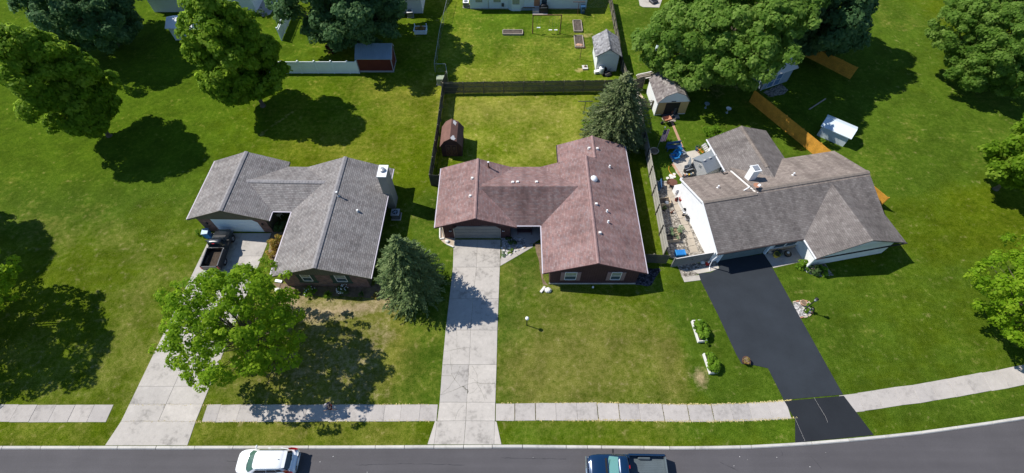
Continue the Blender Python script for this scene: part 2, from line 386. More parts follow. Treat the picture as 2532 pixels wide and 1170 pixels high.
M['dark_maple'] = leaf_mat('dark_maple_leaves', (.036,.085,.03), (.085,.17,.062), (.16,.255,.11), .5)
M['bright_maple'] = leaf_mat('bright_maple_leaves', (.08,.16,.006), (.185,.32,.015), (.32,.44,.03), .55)
M['elm'] = leaf_mat('elm_leaves', (.06,.13,.016), (.155,.265,.042), (.28,.40,.09), .55)
M['spruce'] = leaf_mat('spruce_needles', (.048,.074,.026), (.12,.160,.060), (.23,.26,.12), .25)
M['bluespruce'] = leaf_mat('blue_spruce_needles', (.05,.088,.030), (.118,.170,.062), (.235,.29,.115), .25)
M['shrub'] = leaf_mat('shrub_leaves', (.05,.11,.008), (.14,.26,.018), (.24,.38,.04), .5)
M['dull_shrub'] = leaf_mat('dull_shrub_leaves', (.03,.07,.02), (.08,.14,.04), (.15,.22,.08), .45)
M['gold_shrub'] = leaf_mat('orange_green_leaves', (.09,.12,.025), (.30,.26,.05), (.55,.32,.09), .45)
M['pale_shrub'] = leaf_mat('pale_leaves', (.09,.15,.07), (.20,.30,.15), (.36,.46,.28))
M['maroon_leaf'] = leaf_mat('maroon_leaves', (.03,.015,.015), (.08,.03,.035), (.14,.05,.05))

# ------------------------------------------------------------------ ground, road, kerb, pavement
def interp(pts):
    xs = [p[0] for p in pts]; ys = [p[1] for p in pts]
    return lambda x: float(np.interp(x, xs, ys))
curb_back = interp([tuple(at(x, y)[:2]) for x, y in ((-200,1103),(486,1103),(876,1102),(1266,1100),(1480,1102),(1656,1104),(1750,1103.5),(1856,1101),(1950,1096),(2046,1089.5),(2250,1070),(2500,1035),(2800,985))])
curb_front = lambda x: curb_back(x) - .24
walk_top = interp([tuple(at(x, y)[:2]) for x, y in ((-200,1001),(486,1001),(1080,1000),(1225,998),(1480,996),(1650,1000),(1760,1000),(1860,996.5),(1945,990.5),(2100,975),(2300,945),(2600,890))])
walk_bot = interp([tuple(at(x, y)[:2]) for x, y in ((-200,1044),(486,1044),(1075,1041),(1225,1040),(1480,1040),(1650,1042),(1760,1043),(1860,1040.5),(1965,1034),(2150,1015),(2350,985),(2600,940))])

def vnoise(X, Y, s, seed):
    """smooth value noise on arrays"""
    r = np.random.default_rng(seed); T = r.random((256, 256)); x = X*s + 91.3; y = Y*s + 47.7
    xi = np.floor(x).astype(int); yi = np.floor(y).astype(int); fx = x-xi; fy = y-yi
    fx = fx*fx*(3-2*fx); fy = fy*fy*(3-2*fy)
    g = lambda a, b: T[a % 256, b % 256]
    return (g(xi,yi)*(1-fx)+g(xi+1,yi)*fx)*(1-fy)+(g(xi,yi+1)*(1-fx)+g(xi+1,yi+1)*fx)*fy
def build_ground():
    xs = np.concatenate([[-500,-250,-140], np.arange(-80, 80.01, .4), [140,250,500]])
    ys = np.concatenate([np.arange(0, 75.01, .4), [85,100,140,250,500]])
    GX, T = np.meshgrid(xs, ys)
    cb = np.array([curb_back(x) for x in xs])
    GY = np.where(T < 16, cb[None, :] + T*(1 - (cb[None, :]-7.25)/16), T + 7.25)
    nx, ny = len(xs), len(ys)
    X, Y = GX, GY
    n1 = vnoise(X, Y, .16, 1); n2 = vnoise(X, Y, .5, 2); n3 = vnoise(X, Y, .07, 3)
    wob = (n2-.5)*3.0 + (n1-.5)*3
    def bx(x0, x1, y0, y1, s=1.2):
        sg = lambda q: 1/(1+np.exp(-np.clip(q/s, -30, 30)))
        return sg(X-x0+wob*.3)*sg(x1-X+wob*.3)*sg(Y-y0+wob*.3)*sg(y1-Y+wob*.3)
    def el(cx, cy, rx, ry):
        d = np.sqrt(((X-cx)/rx)**2 + ((Y-cy)/ry)**2) + (n2-.5)*.7 + (n1-.5)*.5
        return np.clip(1.5-d, 0, 1)
    dry = .25 + .5*(n1-.5) + .5*(n2-.5)
    lush = .30 + .6*(n3-.5)*2 + .4*(n2-.5)
    soil = np.zeros_like(X); lum = np.ones_like(X)
    # back lawn of the grey house: lush to the far left, yellow in the middle
    lush += .9*bx(-140, -28, 33, 70, 3) + .35*bx(-80, -12, 44, 70, 2); dry += .25*el(-22, 38.5, 9, 4) + .1*el(-15, 42, 4, 5) - .4*bx(-140, -30, 33, 75, 3)
    dry += .38*el(-14, 49, 6, 2.5)
    # back lawn of the red house
    dry += .35*bx(-8.5, 11, 35, 48.5, .6) + .3*el(0, 45.5, 8, 2); lush -= .1*bx(-8.5, 11, 35, 48.5)
    # white house lawn
    lush += .35*bx(-9.5, 15, 48.7, 68, .5); dry += .28*el(-2, 52, 5, 1.6) + .25*el(3, 57, 7, 4)
    lush += .55*bx(14.5, 60, 38, 70, .8); dry -= .25*bx(14.5, 70, 24, 70, .8)
    lush += 1.0*bx(15, 140, 33, 48, .6)
    # front lawn of the red house: dry and brown in the middle, green rim beside the walk
    dry += .50*el(6.5, 14.3, 6.8, 4.2) + .45*el(2.5, 12.5, 3.2, 3) + .15*el(10.5, 18, 4.5, 3.5)
    lush += .6*bx(-1.3, .3, 9, 26, .4) + .7*bx(.3, 4, 21.5, 26, .5) + .5*bx(-1.3, 40, 10.4, 11.2, .3)
    lush += .75*bx(14.5, 60, 7, 24, .8) + .55*bx(-1, 60, 7.2, 9.3, .5); dry -= .3*bx(14.2, 60, 7, 24, .8)
    dry += .6*el(13.6, 13.2, 1.3, 3.4)
    soil += .85*el(15.85, 12.6, .62, .75)
    # front lawn of the grey house: bare patches along the bed, shaded thin grass
    lush -= .9*bx(-23, -10.6, 16.5, 21.4, .5); dry += .5*bx(-23, -10.6, 15.8, 21.4, .6) + .45*el(-15.5, 14, 5.5, 4); soil += .5*bx(-21.5, -11, 18.9, 21.3, .35)*np.clip(n2*2.2-.3, 0, 1.3) + .8*el(-17.5, 18.5, 3.2, .7) + .6*el(-13.8, 19.1, 2.2, .5) + .55*el(-20.6, 19.7, 1.2, .9) + .5*el(-17.4, 17.9, 1.1, 1.0) + .35*el(-11.2, 16.2, 1.3, 1.7) + .35*el(-15.0, 13.6, 5, 3.6) + .25*el(-19, 17, 3, 1.6)
    dry += .6*bx(-24, -10.2, 10.5, 20.5, 1.0) + .3*el(-15, 16.6, 5, 2.2); lush += .85*bx(-10.4, -5.8, 10, 33, .5); dry -= .1*bx(-9.5, -5.8, 9, 26, .5)
    dry += .35*bx(-24, -6, 7.2, 9.2, .4); dry += .3*el(-20, 8.2, 3, .7)
    soil += .55*el(-10.9, 21.5, 1.4, 2.6)
    soil += .8*el(8.9, 53, .7, .4) + .5*el(10, 60.5, 1.3, .8) + .4*el(26.5, 50.5, 3, 2)
    for (x0, y0, x1, y1, w) in ((-35, 33, -26.6, 45.2, .17), (-10, 24, -8.6, 25.2, .1)):      # a worn track across the grass
        tt = np.clip(((X-x0)*(x1-x0)+(Y-y0)*(y1-y0))/((x1-x0)**2+(y1-y0)**2), 0, 1)
        d = np.hypot(X-x0-tt*(x1-x0), Y-y0-tt*(y1-y0)+(n2-.5)*.6); soil += .75*np.exp(-(d/w)**2)*(n1 > .4)
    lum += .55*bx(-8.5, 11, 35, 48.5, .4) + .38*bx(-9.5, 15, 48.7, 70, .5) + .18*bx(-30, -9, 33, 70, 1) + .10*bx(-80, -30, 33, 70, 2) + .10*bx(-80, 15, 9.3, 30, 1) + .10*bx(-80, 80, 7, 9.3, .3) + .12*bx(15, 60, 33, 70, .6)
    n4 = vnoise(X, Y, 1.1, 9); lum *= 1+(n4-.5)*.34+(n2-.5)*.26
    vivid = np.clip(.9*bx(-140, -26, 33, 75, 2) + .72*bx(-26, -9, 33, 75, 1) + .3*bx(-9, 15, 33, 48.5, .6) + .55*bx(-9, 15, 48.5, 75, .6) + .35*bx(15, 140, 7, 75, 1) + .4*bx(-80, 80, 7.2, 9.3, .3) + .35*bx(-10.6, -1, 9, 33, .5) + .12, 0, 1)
    mow = .09*np.sin(X*2*math.pi/1.1)*bx(-9.5, 15, 48.7, 68) + .07*np.sin((Y+X*.1)*2*math.pi/1.1)*bx(-8.5, 11, 35, 48.5) + .08*np.sin((X+.5*Y)*2*math.pi/1.2)*bx(-80, -9, 34, 70) + .08*np.sin(Y*2*math.pi/1.0)*bx(-80, 80, 7, 26)
    lush += mow
    v = np.stack([GX, GY, np.zeros_like(GX)], -1).reshape(-1, 3)
    idx = np.arange(nx*ny).reshape(ny, nx)
    f = np.stack([idx[:-1,:-1], idx[:-1,1:], idx[1:,1:], idx[1:,:-1]], -1).reshape(-1, 4)
    me = bpy.data.meshes.new('ground'); v2 = v.tolist() + [(-500,-2.3,0),(500,-2.3,0),(500,-400,0),(-500,-400,0)]
    q = nx*ny; me.from_pydata(v2, [], f.tolist() + [(q, q+3, q+2, q+1)])
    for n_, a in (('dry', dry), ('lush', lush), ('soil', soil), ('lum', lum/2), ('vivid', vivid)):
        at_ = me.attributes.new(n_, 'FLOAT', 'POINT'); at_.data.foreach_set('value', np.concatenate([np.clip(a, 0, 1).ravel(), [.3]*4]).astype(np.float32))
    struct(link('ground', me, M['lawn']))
build_ground()

def build_road():
    xs = np.concatenate([[-500], np.arange(-90, 90.1, 3), [500]])
    m = MB(); vs = []
    for x in xs: vs += [(x, curb_front(x)+.10, -.10), (x, -2.1, -.10)]
    m.add(vs, [(2*i, 2*i+1, 2*i+3, 2*i+2) for i in range(len(xs)-1)])
    struct(m.build('road', M['road']))
    cr = MB()
    for pts in ([(1930,1112),(1935,1122),(1933,1128)],[(1780,1142),(1800,1152),(1825,1165)],[(2005,1128),(2020,1145),(2032,1160)],[(560,1140),(640,1142)],[(880,1150),(1010,1147),(1150,1150)],[(1240,1132),(1400,1135)]):
        P_ = [at(*p, -.10) for p in pts]
        for a, b in zip(P_[:-1], P_[1:]):
            k2 = max(2, int((b-a).length/.25)); Q = [a.lerp(b, i/k2)+Vector((0, random.uniform(-.03,.03), 0)) for i in range(k2+1)]
            for p, q in zip(Q[:-1], Q[1:]): nn = (q-p).normalized().cross(Vector((0,0,1)))*.010*random.uniform(.4,1.4); cr.add([(w.x,w.y,-.096) for w in (p-nn,q-nn,q+nn,p+nn)], [(0,1,2,3)])
    stuff(cr.build('road_crack', M['drive_asphalt2']))
    fk = MB()
    for _ in range(16): x = random.uniform(-25, 25); y = random.uniform(4.9, 6.9); r = random.uniform(.01,.035); fk.lathe((x,y,-.10), [(r,0),(r*.7,.012)], 5)
    stuff(fk.build('grit', M['stone_white']))
    kr = sroot('kerb'); joints = [at(x, 1104)[0] for x in (577, 763, 928, 1000, 1073, 1146, 1217, 1292, 1400, 1452, 1487, 1592, 1655, 1718, 1830, 1858, 2010)]
    x = joints[-1]
    while x < 62: x += 3.0; joints.append(x)
    x = joints[0]
    while x > -62: x -= 3.0; joints.insert(0, x)
    for i in range(len(joints)-1):
        a, b = joints[i]+.022, joints[i+1]-.022
        n = max(2, int((b-a)/1.5)+1); xs_ = np.linspace(a, b, n); vs = []; fs = []; dz = random.uniform(-.008, .008)
        for x in xs_:
            yb, yf = curb_back(x), curb_front(x)
            vs += [(x,yb,-.2),(x,yb,.035+dz),(x,yf+.07,.03+dz),(x,yf,-.06),(x,yf-.0,-.2)]
        for j in range(n-1):
            for q in range(4): fs.append((5*j+q, 5*j+q+1, 5*j+5+q+1, 5*j+5+q))
        fs += [(0,1,2,3,4)[::-1], tuple(5*(n-1)+q for q in range(5))]
        MB().add(vs, fs).build('kerb_stone', M['curb'], kr)
build_road()

def slab_poly(name, poly, m, parent, z=.03, inset=.008):
    c = sum((Vector(p) for p in poly), Vector((0,0)))/len(poly)
    q = []
    for p in poly:
        d = (c-Vector(p)); q.append(tuple(Vector(p)+d.normalized()*inset*1.3))
    return MB().prism(q, -.1, z).build(name, m, parent, bevel=.008)
def build_sidewalk():
    root = sroot('sidewalk')
    L = [at(x, 1022)[0] for x in (506, 540, 590, 642, 700, 757, 815, 862, 906, 950, 991, 1038, 1081)]
    Rr = [at(x, 1020)[0] for x in (1226, 1273, 1324, 1375, 1427, 1478, 1531, 1582, 1640, 1702, 1762, 1810, 1856, 1905, 1952)]
    gaps = {1: .05, 2: .05, 6: .04, 5: .05, 8: .04, 9: .04, 10: .04}
    Lx = [-62 + 1.55*i for i in range(24)]; Lx = [x for x in Lx if x < -32.4]
    far = [x for x in [27 + 1.6*i for i in range(26)]]
    for xs, g in ((Lx, {}), (L, {}), (Rr, gaps), (far, {})):
        for i in range(len(xs)-1):
            g0 = g.get(i, .008)+random.uniform(0, .008); g1 = g.get(i+1, .008)
            a, b = xs[i]+g0*.5, xs[i+1]-g1*.5; e = random.uniform(-.03, .03); e2 = random.uniform(-.03, .03)
            sl = lambda x, y0: x - (x*.0)
            poly = [(a, walk_bot(a)+e), (b, walk_bot(b)+e2), (b, walk_top(b)+e2), (a, walk_top(a)+e)]
            MB().prism(poly, -.1, .028+random.uniform(-.008, .01)).build('slab', M['walk'], root, bevel=.01)
    # dead straw-coloured grass along the slab edges: short tufts
    m = MB()
    for x in np.arange(-31, 23, .045):
        if -6.6 < x < -1.0: continue
        pl = .9 if x > 4 else .4
        for fn, sgn in ((walk_top, 1), (walk_bot, -1)):
            if random.random() > pl: continue
            y = fn(x)+sgn*random.uniform(-.07, .06); h_ = random.uniform(.03, .06); w = random.uniform(.05, .10); a = random.uniform(0, 3)
            m.add([(x-w*math.cos(a),y-w*math.sin(a),.0),(x+w*math.cos(a),y+w*math.sin(a),.012),(x+.02+w*math.sin(a),y-sgn*.04+w*.4,h_),(x-.02+w*math.sin(a),y-sgn*.04+w*.4,h_)], [(0,1,2,3)])
    for i, g in gaps.items():
        for _ in range(60):
            y = random.uniform(walk_bot(Rr[i]), walk_top(Rr[i])); x = Rr[i]+random.uniform(-.03, .03); w = .035
            a = random.uniform(0, 3); m.add([(x-w*math.cos(a),y-w*math.sin(a),.0),(x+w*math.cos(a),y+w*math.sin(a),.0),(x+.01,y,.06),(x-.01,y,.06)], [(0,1,2,3)])
    stuff(m.build('edge_grass', M['joint_grass']))
build_sidewalk()

def build_driveways():
    root = sroot('concrete_driveway')
    ys = [593, 661, 739, 816.5, 902, 995]
    xl = lambda y: np.interp(y, [593,661,739,816,902,995,1041], [1122,1120,1111,1102,1094,1087,1081])
    xc = lambda y: np.interp(y, [593,661,739,816,902,995,1041,1100], [1181,1178,1170,1164,1160,1154,1152,1147])
    xr = lambda y: np.interp(y, [593,661,739,816,902,995,1041], [1238,1236,1233,1230,1228,1225,1224])
    for y0, y1 in zip(ys+[995], ys[1:]+[1041]):
        if y0 == y1: continue
        if (y0, y1) == (995, 995): continue
        slab_poly('slab', XY((xl(y0),y0),(xc(y0),y0),(xc(y1),y1),(xl(y1),y1)), M['concrete'], root)
        slab_poly('slab', XY((xc(y0),y0),(xr(y0),y0),(xr(y1),y1),(xc(y1),y1)), M['concrete'], root)
    for q in (((1081,1041),(1076,1041),(1057,1099.5),(1073,1099.5)), ((1081,1041),(1152,1041),(1147,1099.5),(1073,1099.5)), ((1152,1041),(1223,1041),(1222,1099.5),(1147,1099.5)), ((1223,1041),(1228,1043),(1240,1099.5),(1222,1099.5))):
        slab_poly('slab', XY(*q), M['concrete'], root, inset=.01)
    m = MB()
    def crack(pts, w=.012):
        P = [at(*p, .0) for p in pts]; Q = []
        for a, b in zip(P[:-1], P[1:]):
            for t in np.linspace(0, 1, 5)[:-1]: Q.append(a.lerp(b, t)+Vector((random.uniform(-.03,.03), random.uniform(-.03,.03), 0)))
        Q.append(P[-1])
        for a, b in zip(Q[:-1], Q[1:]):
            n = (b-a).normalized().cross(Vector((0,0,1)))*w*random.uniform(.5, 1.3)
            m.add([(p.x, p.y, .034) for p in (a-n, b-n, b+n, a+n)], [(0,1,2,3)])
    z = lambda x, y: (876+x/3.993, 877+y/3.993)
    for pts, w in (([(945,0),(960,150),(972,215),(1050,320)],.012),([(1050,110),(1010,205),(985,250),(930,330),(865,385)],.012),([(860,205),(965,212)],.012),([(848,400),(950,365),(1065,318),(1130,290),(1190,275),(1215,280)],.016),([(1165,110),(1190,160),(1215,205),(1215,275)],.01),([(1215,280),(1320,292),(1390,288)],.02),([(1215,290),(1255,360),(1290,455)],.011),([(1065,310),(1085,325),(1105,348),(1122,350)],.045),([(1135,230),(1175,240),(1215,275)],.01),([(1080,500),(1040,540),(1010,590),(1000,640)],.008),([(1122,350),(1120,385)],.05),([(1140,385),(1180,370),(1215,330)],.009)):
        crack([z(*p) for p in pts], w)
    z2 = lambda x, y: (876+x/4.007, 585+y/4.007)
    for pts, w in (([(890,1138),(950,1135),(1040,1112),(1150,1098)],.014),([(1010,880),(1012,960),(1018,1060),(1020,1170)],.009),([(1325,315),(1375,355)],.01),([(1220,260),(1290,235),(1320,235)],.01)):
        crack([z2(*p) for p in pts], w)
    stuff(m.build('crack', M['crack'], root))
    # front walk to the porch of the red house
    w = sroot('front_walk')
    for q in (((1237,640),(1237,658),(1282,632),(1275,624)), ((1275,624),(1282,632),(1318,611),(1318,603),(1297,608))):
        slab_poly('slab', XY(*q), M['walk'], w, .026)
    slab_poly('slab', XY((1262,588),(1262,560),(1338,560),(1338,590),(1320,602),(1298,606),(1298,588)), M['walk'], w, .022)
    # left house driveway
    l = sroot('left_driveway')
    X0, X1 = -30.3, -24.3; yy = [27.3, 24.6, 21.4, 18.2, 15, 11.9, 10.45, 9.1]
    for a, b in zip(yy[:-1], yy[1:]):
        for x0, x1 in ((X0, (X0+X1)/2), ((X0+X1)/2, X1)):
            s_ = -(27.3-a)*.058; s2 = -(27.3-b)*.058
            slab_poly('slab', [(x0+s2, b), (x1+s2, b), (x1+s_, a), (x0+s_, a)], M['concrete'], l)
    slab_poly('slab', [(X0-1.5, 7.3), (X1-1.05, 7.3), (X1-1.06, 9.1), (X0-1.06, 9.1)], M['concrete'], l)
    # asphalt driveway of the right house
    d = sroot('asphalt_driveway')
    g = [(1773,644),(1779,662),(1758,674),(1727,677),(1732,693),(1776,780),(1820,876),(1834,900),(1868,904),(1899,911),(1938,989)]
    poly = XY(*g, (2084,976), (2046,908), (1910,663), (1889,628))
    MB().prism(poly, -.1, .03).build('asphalt_sheet', M['drive_asphalt'], d)
    poly2 = XY((1939,992),(1959,1027),(1966,1036),(1966,1095),(2160,1076),(2086,979))
    MB().prism(poly2, -.1, .026).build('asphalt_sheet', M['drive_asphalt2'], d)
    m = MB()
    for a, b in (((1966,1036),(1990,1091)), ((2012,983),(2041,1031)), ((2041,1031),(2046,1045)), ((1964,1034),(1972,1034))):
        p, q = at(*a), at(*b); nn = (q-p).normalized().cross(Vector((0,0,1)))*.006
        m.add([(v.x, v.y, .031) for v in (p-nn, q-nn, q+nn, p+nn)], [(0,1,2,3)])
    stuff(m.build('seam', M['curb'], d))
build_driveways()

def bed(name, pts, m, z=.012):
    P = XY(*pts); Q = []
    for i in range(len(P)):
        a, b = Vector(P[i]), Vector(P[(i+1) % len(P)]); n = max(1, int((b-a).length/.5))
        for j in range(n): Q.append(tuple(a.lerp(b, j/n)+Vector((random.uniform(-.06,.06), random.uniform(-.06,.06)))))
    return struct(MB().prism(Q, -.05, z).build(name, m))
bed('planting_bed', [(676,700),(720,704),(925,706),(975,640),(985,660),(975,722),(935,738),(850,732),(800,733),(740,728),(690,716)], M['soil'], .008)
bed('planting_bed', [(668,575),(700,570),(712,600),(697,650),(668,655),(664,620)], M['soil'], .008)
bed('dark_rock_bed', [(1572,680),(1585,664),(1632,664),(1634,668),(1611,706),(1600,709),(1572,704)], M['slag'], .015)
SB = bed('stone_bed', [(1240,588),(1298,588),(1312,606),(1282,622),(1240,640)], M['white_rock'], .010)
bed('stone_bed', [(1087,562),(1100,562),(1118,590),(1126,590),(1123,611),(1100,603),(1088,592)], M['stone_tan'], .010)
bed('bare_strip', [(1321,601),(1339,601),(1342,690),(1356,705),(1342,704),(1330,640)], M['soil'], .006)
bed('gravel_bed', [(1622,448),(1668,446),(1730,590),(1764,627),(1660,640),(1648,615),(1635,520)], M['gravel'], .012)
bed('gravel_bed', [(1674,657),(1770,643),(1776,655),(1758,672),(1700,684),(1687,687)], M['gravel'], .014)
bed('shrub_bed', [(1990,655),(2040,650),(2060,680),(2030,684),(2005,678),(1985,666)], M['gravel'], .012)
struct(slab_poly('concrete_pad', XY((1687,686),(1729,680),(1733,693),(1692,698)), M['patio'], None, .03))
struct(slab_poly('concrete_pad', XY((1708,667),(1776,656),(1778,664),(1757,672),(1727,677),(1722,675)), M['patio'], None, .034))
pw = sroot('porch_walk')
slab_poly('slab', XY((1889,629),(1960,613),(1993,600),(2016,640),(1912,663)), M['walk'], pw, .026)
slab_poly('slab', XY((2017,640),(1993,600),(2046,588),(2060,640),(2010,654),(1990,656)), M['walk'], pw, .022)
rock = sroot('lamp_bed')
MB().prism(XY((1960,748),(1975,745),(1998,746),(2008,762),(2006,775),(1997,783),(1977,785),(1966,768)), -.05, .02).build('stone_fill', M['white_rock'], rock)
bp = [at(*p) for p in ((1960,748),(1975,744.5),(1998,745),(2009,762),(2007,776),(1997,784),(1977,786))]
for a, b in zip(bp[:-1], bp[1:]):
    n = max(1, int((b-a).length/.3))
    for j in range(n):
        q = a.lerp(b, (j+.5)/n); MB().obox((q.x,q.y,.05), .27, .13, .12, math.atan2(b.y-a.y, b.x-a.x)+random.uniform(-.1,.1)).build('edging_stone', M['terracotta'] if j % 2 else M['stone_tan'], rock, bevel=.02)
# patio of the right house, brick rim and brick path
pt = sroot('patio')
pc = [(1654,381),(1722,369),(1738,376),(1800,422),(1770,432),(1692,443),(1680,440),(1668,418)]
for q in (((1654,383),(1692,377),(1704,398),(1664,404)), ((1692,377),(1722,371),(1740,390),(1704,398)), ((1664,404),(1704,398),(1716,420),(1672,428)), ((1704,398),(1740,390),(1770,412),(1716,420)), ((1672,428),(1716,420),(1722,440),(1690,445)), ((1716,420),(1770,412),(1800,425),(1722,440))):
    slab_poly('slab', XY(*q), M['patio'], pt, .03)
def brick_strip(root, a, b, wid, m, L=.2):
    a, b = Vector(a), Vector(b); d = (b-a); n = int(d.length/L); ang = math.atan2(d.y, d.x)
    me = None
    for i in range(n):
        for j in range(max(1, int(wid/.1))):
            q = a+d*((i+.5)/n); o_ = Vector((-math.sin(ang), math.cos(ang)))*(-wid/2+.05+j*.1)
            if me is None:
                o = MB().box(-L/2+.008, L/2-.008, -.043, .043, -.05, .035).build('brick', m, root, bevel=.006); me = o.data
            else: o = link('brick', me, None, root)
            o.location = (q.x+o_.x, q.y+o_.y, random.uniform(-.004, .006)); o.rotation_euler = (0, 0, ang+random.uniform(-.04,.04))
brick_strip(pt, at(1663,405)[:2], at(1690,446)[:2], .32, M['brick_path'], .22)
bpth = sroot('brick_path')
brick_strip(bpth, at(1662,302)[:2], at(1691,372)[:2], .38, M['brick_path'], .22)
bpth2 = sroot('pale_step')
slab_poly('slab', XY((1636,292),(1670,292),(1671,301),(1652,302),(1638,297)), M['paver'], bpth2, .04)
ssp = sroot('stepping_stones')
for (x, y, r) in ((1651,441,.19),(1659,435,.23),(1667,431,.17),(1667,437,.19),(1661,441,.19)):
    p = at(x, y); MB().lathe((p.x,p.y,0), [(r,-.03),(r,.03),(r*.9,.045)], 12).build('stone', M['stone_white'], ssp)
sp = sroot('side_path')
for i in range(10):
    t0, t1 = i/10, (i+1)/10
    A = lambda t: (1636+t*70+ (8*math.sin(t*3)), 455+t*172); Bq = lambda t: (1654+t*72+(6*math.sin(t*3)), 453+t*170)
    slab_poly('paver', XY(A(t0), Bq(t0), Bq(t1), A(t1)), M['paver'], sp, .035, .03)

# ------------------------------------------------------------------ houses
def gable(m, axis, c0, cr, c1, a0, a1, ze, zr, t=.15, ze1=None):
    ze1 = ze if ze1 is None else ze1
    m.ext([(c0,ze),(cr,zr),(c1,ze1),(c1,ze1-t),(cr,zr-t),(c0,ze-t)], axis, a0, a1)
def gwall(m, axis, c0, cr, c1, a0, a1, zw, zp, z0=-.1):
    m.ext([(c0,z0),(c1,z0),(c1,zw),(cr,zp),(c0,zw)], axis, a0, a1)
def settle(root, pivot, rz=0.):
    root.location = (pivot[0], pivot[1], 0); root.rotation_euler = (0, 0, rz)
    for ch in root.children: ch.location = Vector(ch.location) - Vector((pivot[0], pivot[1], 0))
def ridge_cap(parent, m, p0, p1, wid=.32, L=.3, slope=.375):
    """overlapping bent cap pieces along a ridge, joined (each is a few pixels)"""
    p0, p1 = Vector(p0), Vector(p1); d = (p1-p0); n = int(d.length/L); u = d.normalized(); s_ = Vector((-u.y, u.x, 0)); mb = MB()
    for i in range(n):
        a = p0+d*(i/n); b = p0+d*((i+1.15)/n if i < n-1 else 1.); h0, h1 = .055, .075
        vs = []
        for p, h in ((a, h0), (b, h1)):
            for q in (-1, 0, 1): vs.append(p+s_*q*wid/2+Vector((0,0,h-abs(q)*wid/2*slope)))
        vs += [v-Vector((0,0,.03)) for v in vs]
        mb.add(vs, [(0,1,4,3),(1,2,5,4),(3,4,10,9),(4,5,11,10),(0,3,9,6),(2,8,11,5),(0,6,7,1),(1,7,8,2)])
    return stuff(mb.build('ridge_cap', m, parent))
def window(parent, x0, x1, z0, z1, y, frame_m, split=True, upper=None, t=.05, axis='y'):
    """double-hung window set in a wall facing -y; returns the window part with frame bars, sashes and panes"""
    w = .05; m = MB()
    m.box(x0-w,x0,y-t,y+.02,z0-w,z1+w).box(x1,x1+w,y-t,y+.02,z0-w,z1+w).box(x0,x1,y-t,y+.02,z1,z1+w).box(x0,x1,y-t-.03,y+.02,z0-w,z0)
    f = m.build('window', frame_m, parent); zm = (z0+z1)/2
    if split:
        MB().box(x0,x1,y-t+.008,y+.015,zm-.025,zm+.025).build('sash', frame_m, f)
        MB().box(x0,x1,y-.02,y+.01,zm+.025,z1).build('pane', upper or M['pane_curtain'], f)
        MB().box(x0,x1,y-.012,y+.01,z0,zm-.025).build('pane', M['pane'], f)
    else: MB().box(x0,x1,y-.015,y+.01,z0,z1).build('pane', upper or M['pane'], f)
    return f
def louver_shutter(parent, x0, x1, z0, z1, y, m):
    b = MB().box(x0,x1,y-.03,y,z0,z1)
    n = int((z1-z0-.12)/.07)
    for i in range(n): z = z0+.07+i*.07; b.box(x0+.05,x1-.05,y-.042,y-.03,z,z+.04)
    return b.build('shutter', m, parent)
def garage_door(parent, x0, x1, z1, y, m, rows=4, cols=0):
    g = MB().box(x0,x1,y-.02,y+.03,0,z1).build('garage_door', m, parent)
    h = z1/rows
    for i in range(rows): MB().box(x0+.02,x1-.02,y-.045,y-.02,i*h+.012,(i+1)*h-.012).build('panel', m, g, bevel=.008)
    return g
def battens(parent, x0, x1, y, zf0, zf1, m, step=.2, wid=.02, t=.014):
    b = MB(); x = x0+step*.5
    while x < x1-.02:
        a, c = zf0(x), zf1(x)
        if c-a > .1: b.box(x-wid/2, x+wid/2, y-t, y+.005, a, c)
        x += step
    return stuff(b.build('siding_batten', m, parent))
def roof_vent(parent, x, y, z, slope_x=0., slope_y=0., s=.30):
    b = MB().box(-s/2,s/2,-s/2,s/2,-.05,.03).box(-s*.40,s*.40,-s*.36,s*.36,.03,.17)
    o = b.build('roof_vent', M['white_warm'], parent, bevel=.015); o.location = (x, y, z); return o
def pipe_vent(parent, x, y, z, h=.4, r=.055, m=None):
    o = MB().cyl((0,0,-.1),(0,0,h),r,r,10).cyl((0,0,-.03),(0,0,.06),r*2.4,r*1.3,10).build('vent_pipe', m or M['galv'], parent); o.location = (x, y, z)
    c = MB().cyl((0,0,h),(0,0,h+.05),r*1.5,r*1.3,10).build('cap', M['white'], o); return o
def gutter(parent, pts, m, r=.055, name='gutter'):
    b = MB()
    for a, c in zip(pts[:-1], pts[1:]):
        a, c = Vector(a), Vector(c); d = c-a; mid = (a+c)/2
        b.obox(mid, d.length+.1, .11, .10, math.atan2(d.y, d.x))
    return b.build(name, m, parent, bevel=.01)

def rake_trim(parent, y, c0, cr, c1, ze, zr, m, t=.17, d=.03):
    """board along the sloping front edge of a gable facing -y"""
    return MB().add([(c0,y,ze+.01),(cr,y,zr+.01),(c1,y,ze+.01),(c1,y,ze-t),(cr,y,zr-t),(c0,y,ze-t)] + [(c0,y-d,ze+.01),(cr,y-d,zr+.01),(c1,y-d,ze+.01),(c1,y-d,ze-t),(cr,y-d,zr-t),(c0,y-d,ze-t)],
        [(6,7,10,11),(7,8,9,10),(0,1,7,6),(1,2,8,7),(5,4,10,11),(4,3,9,10),(0,6,11,5),(2,3,9,8)]).build('rake_board', m, parent)

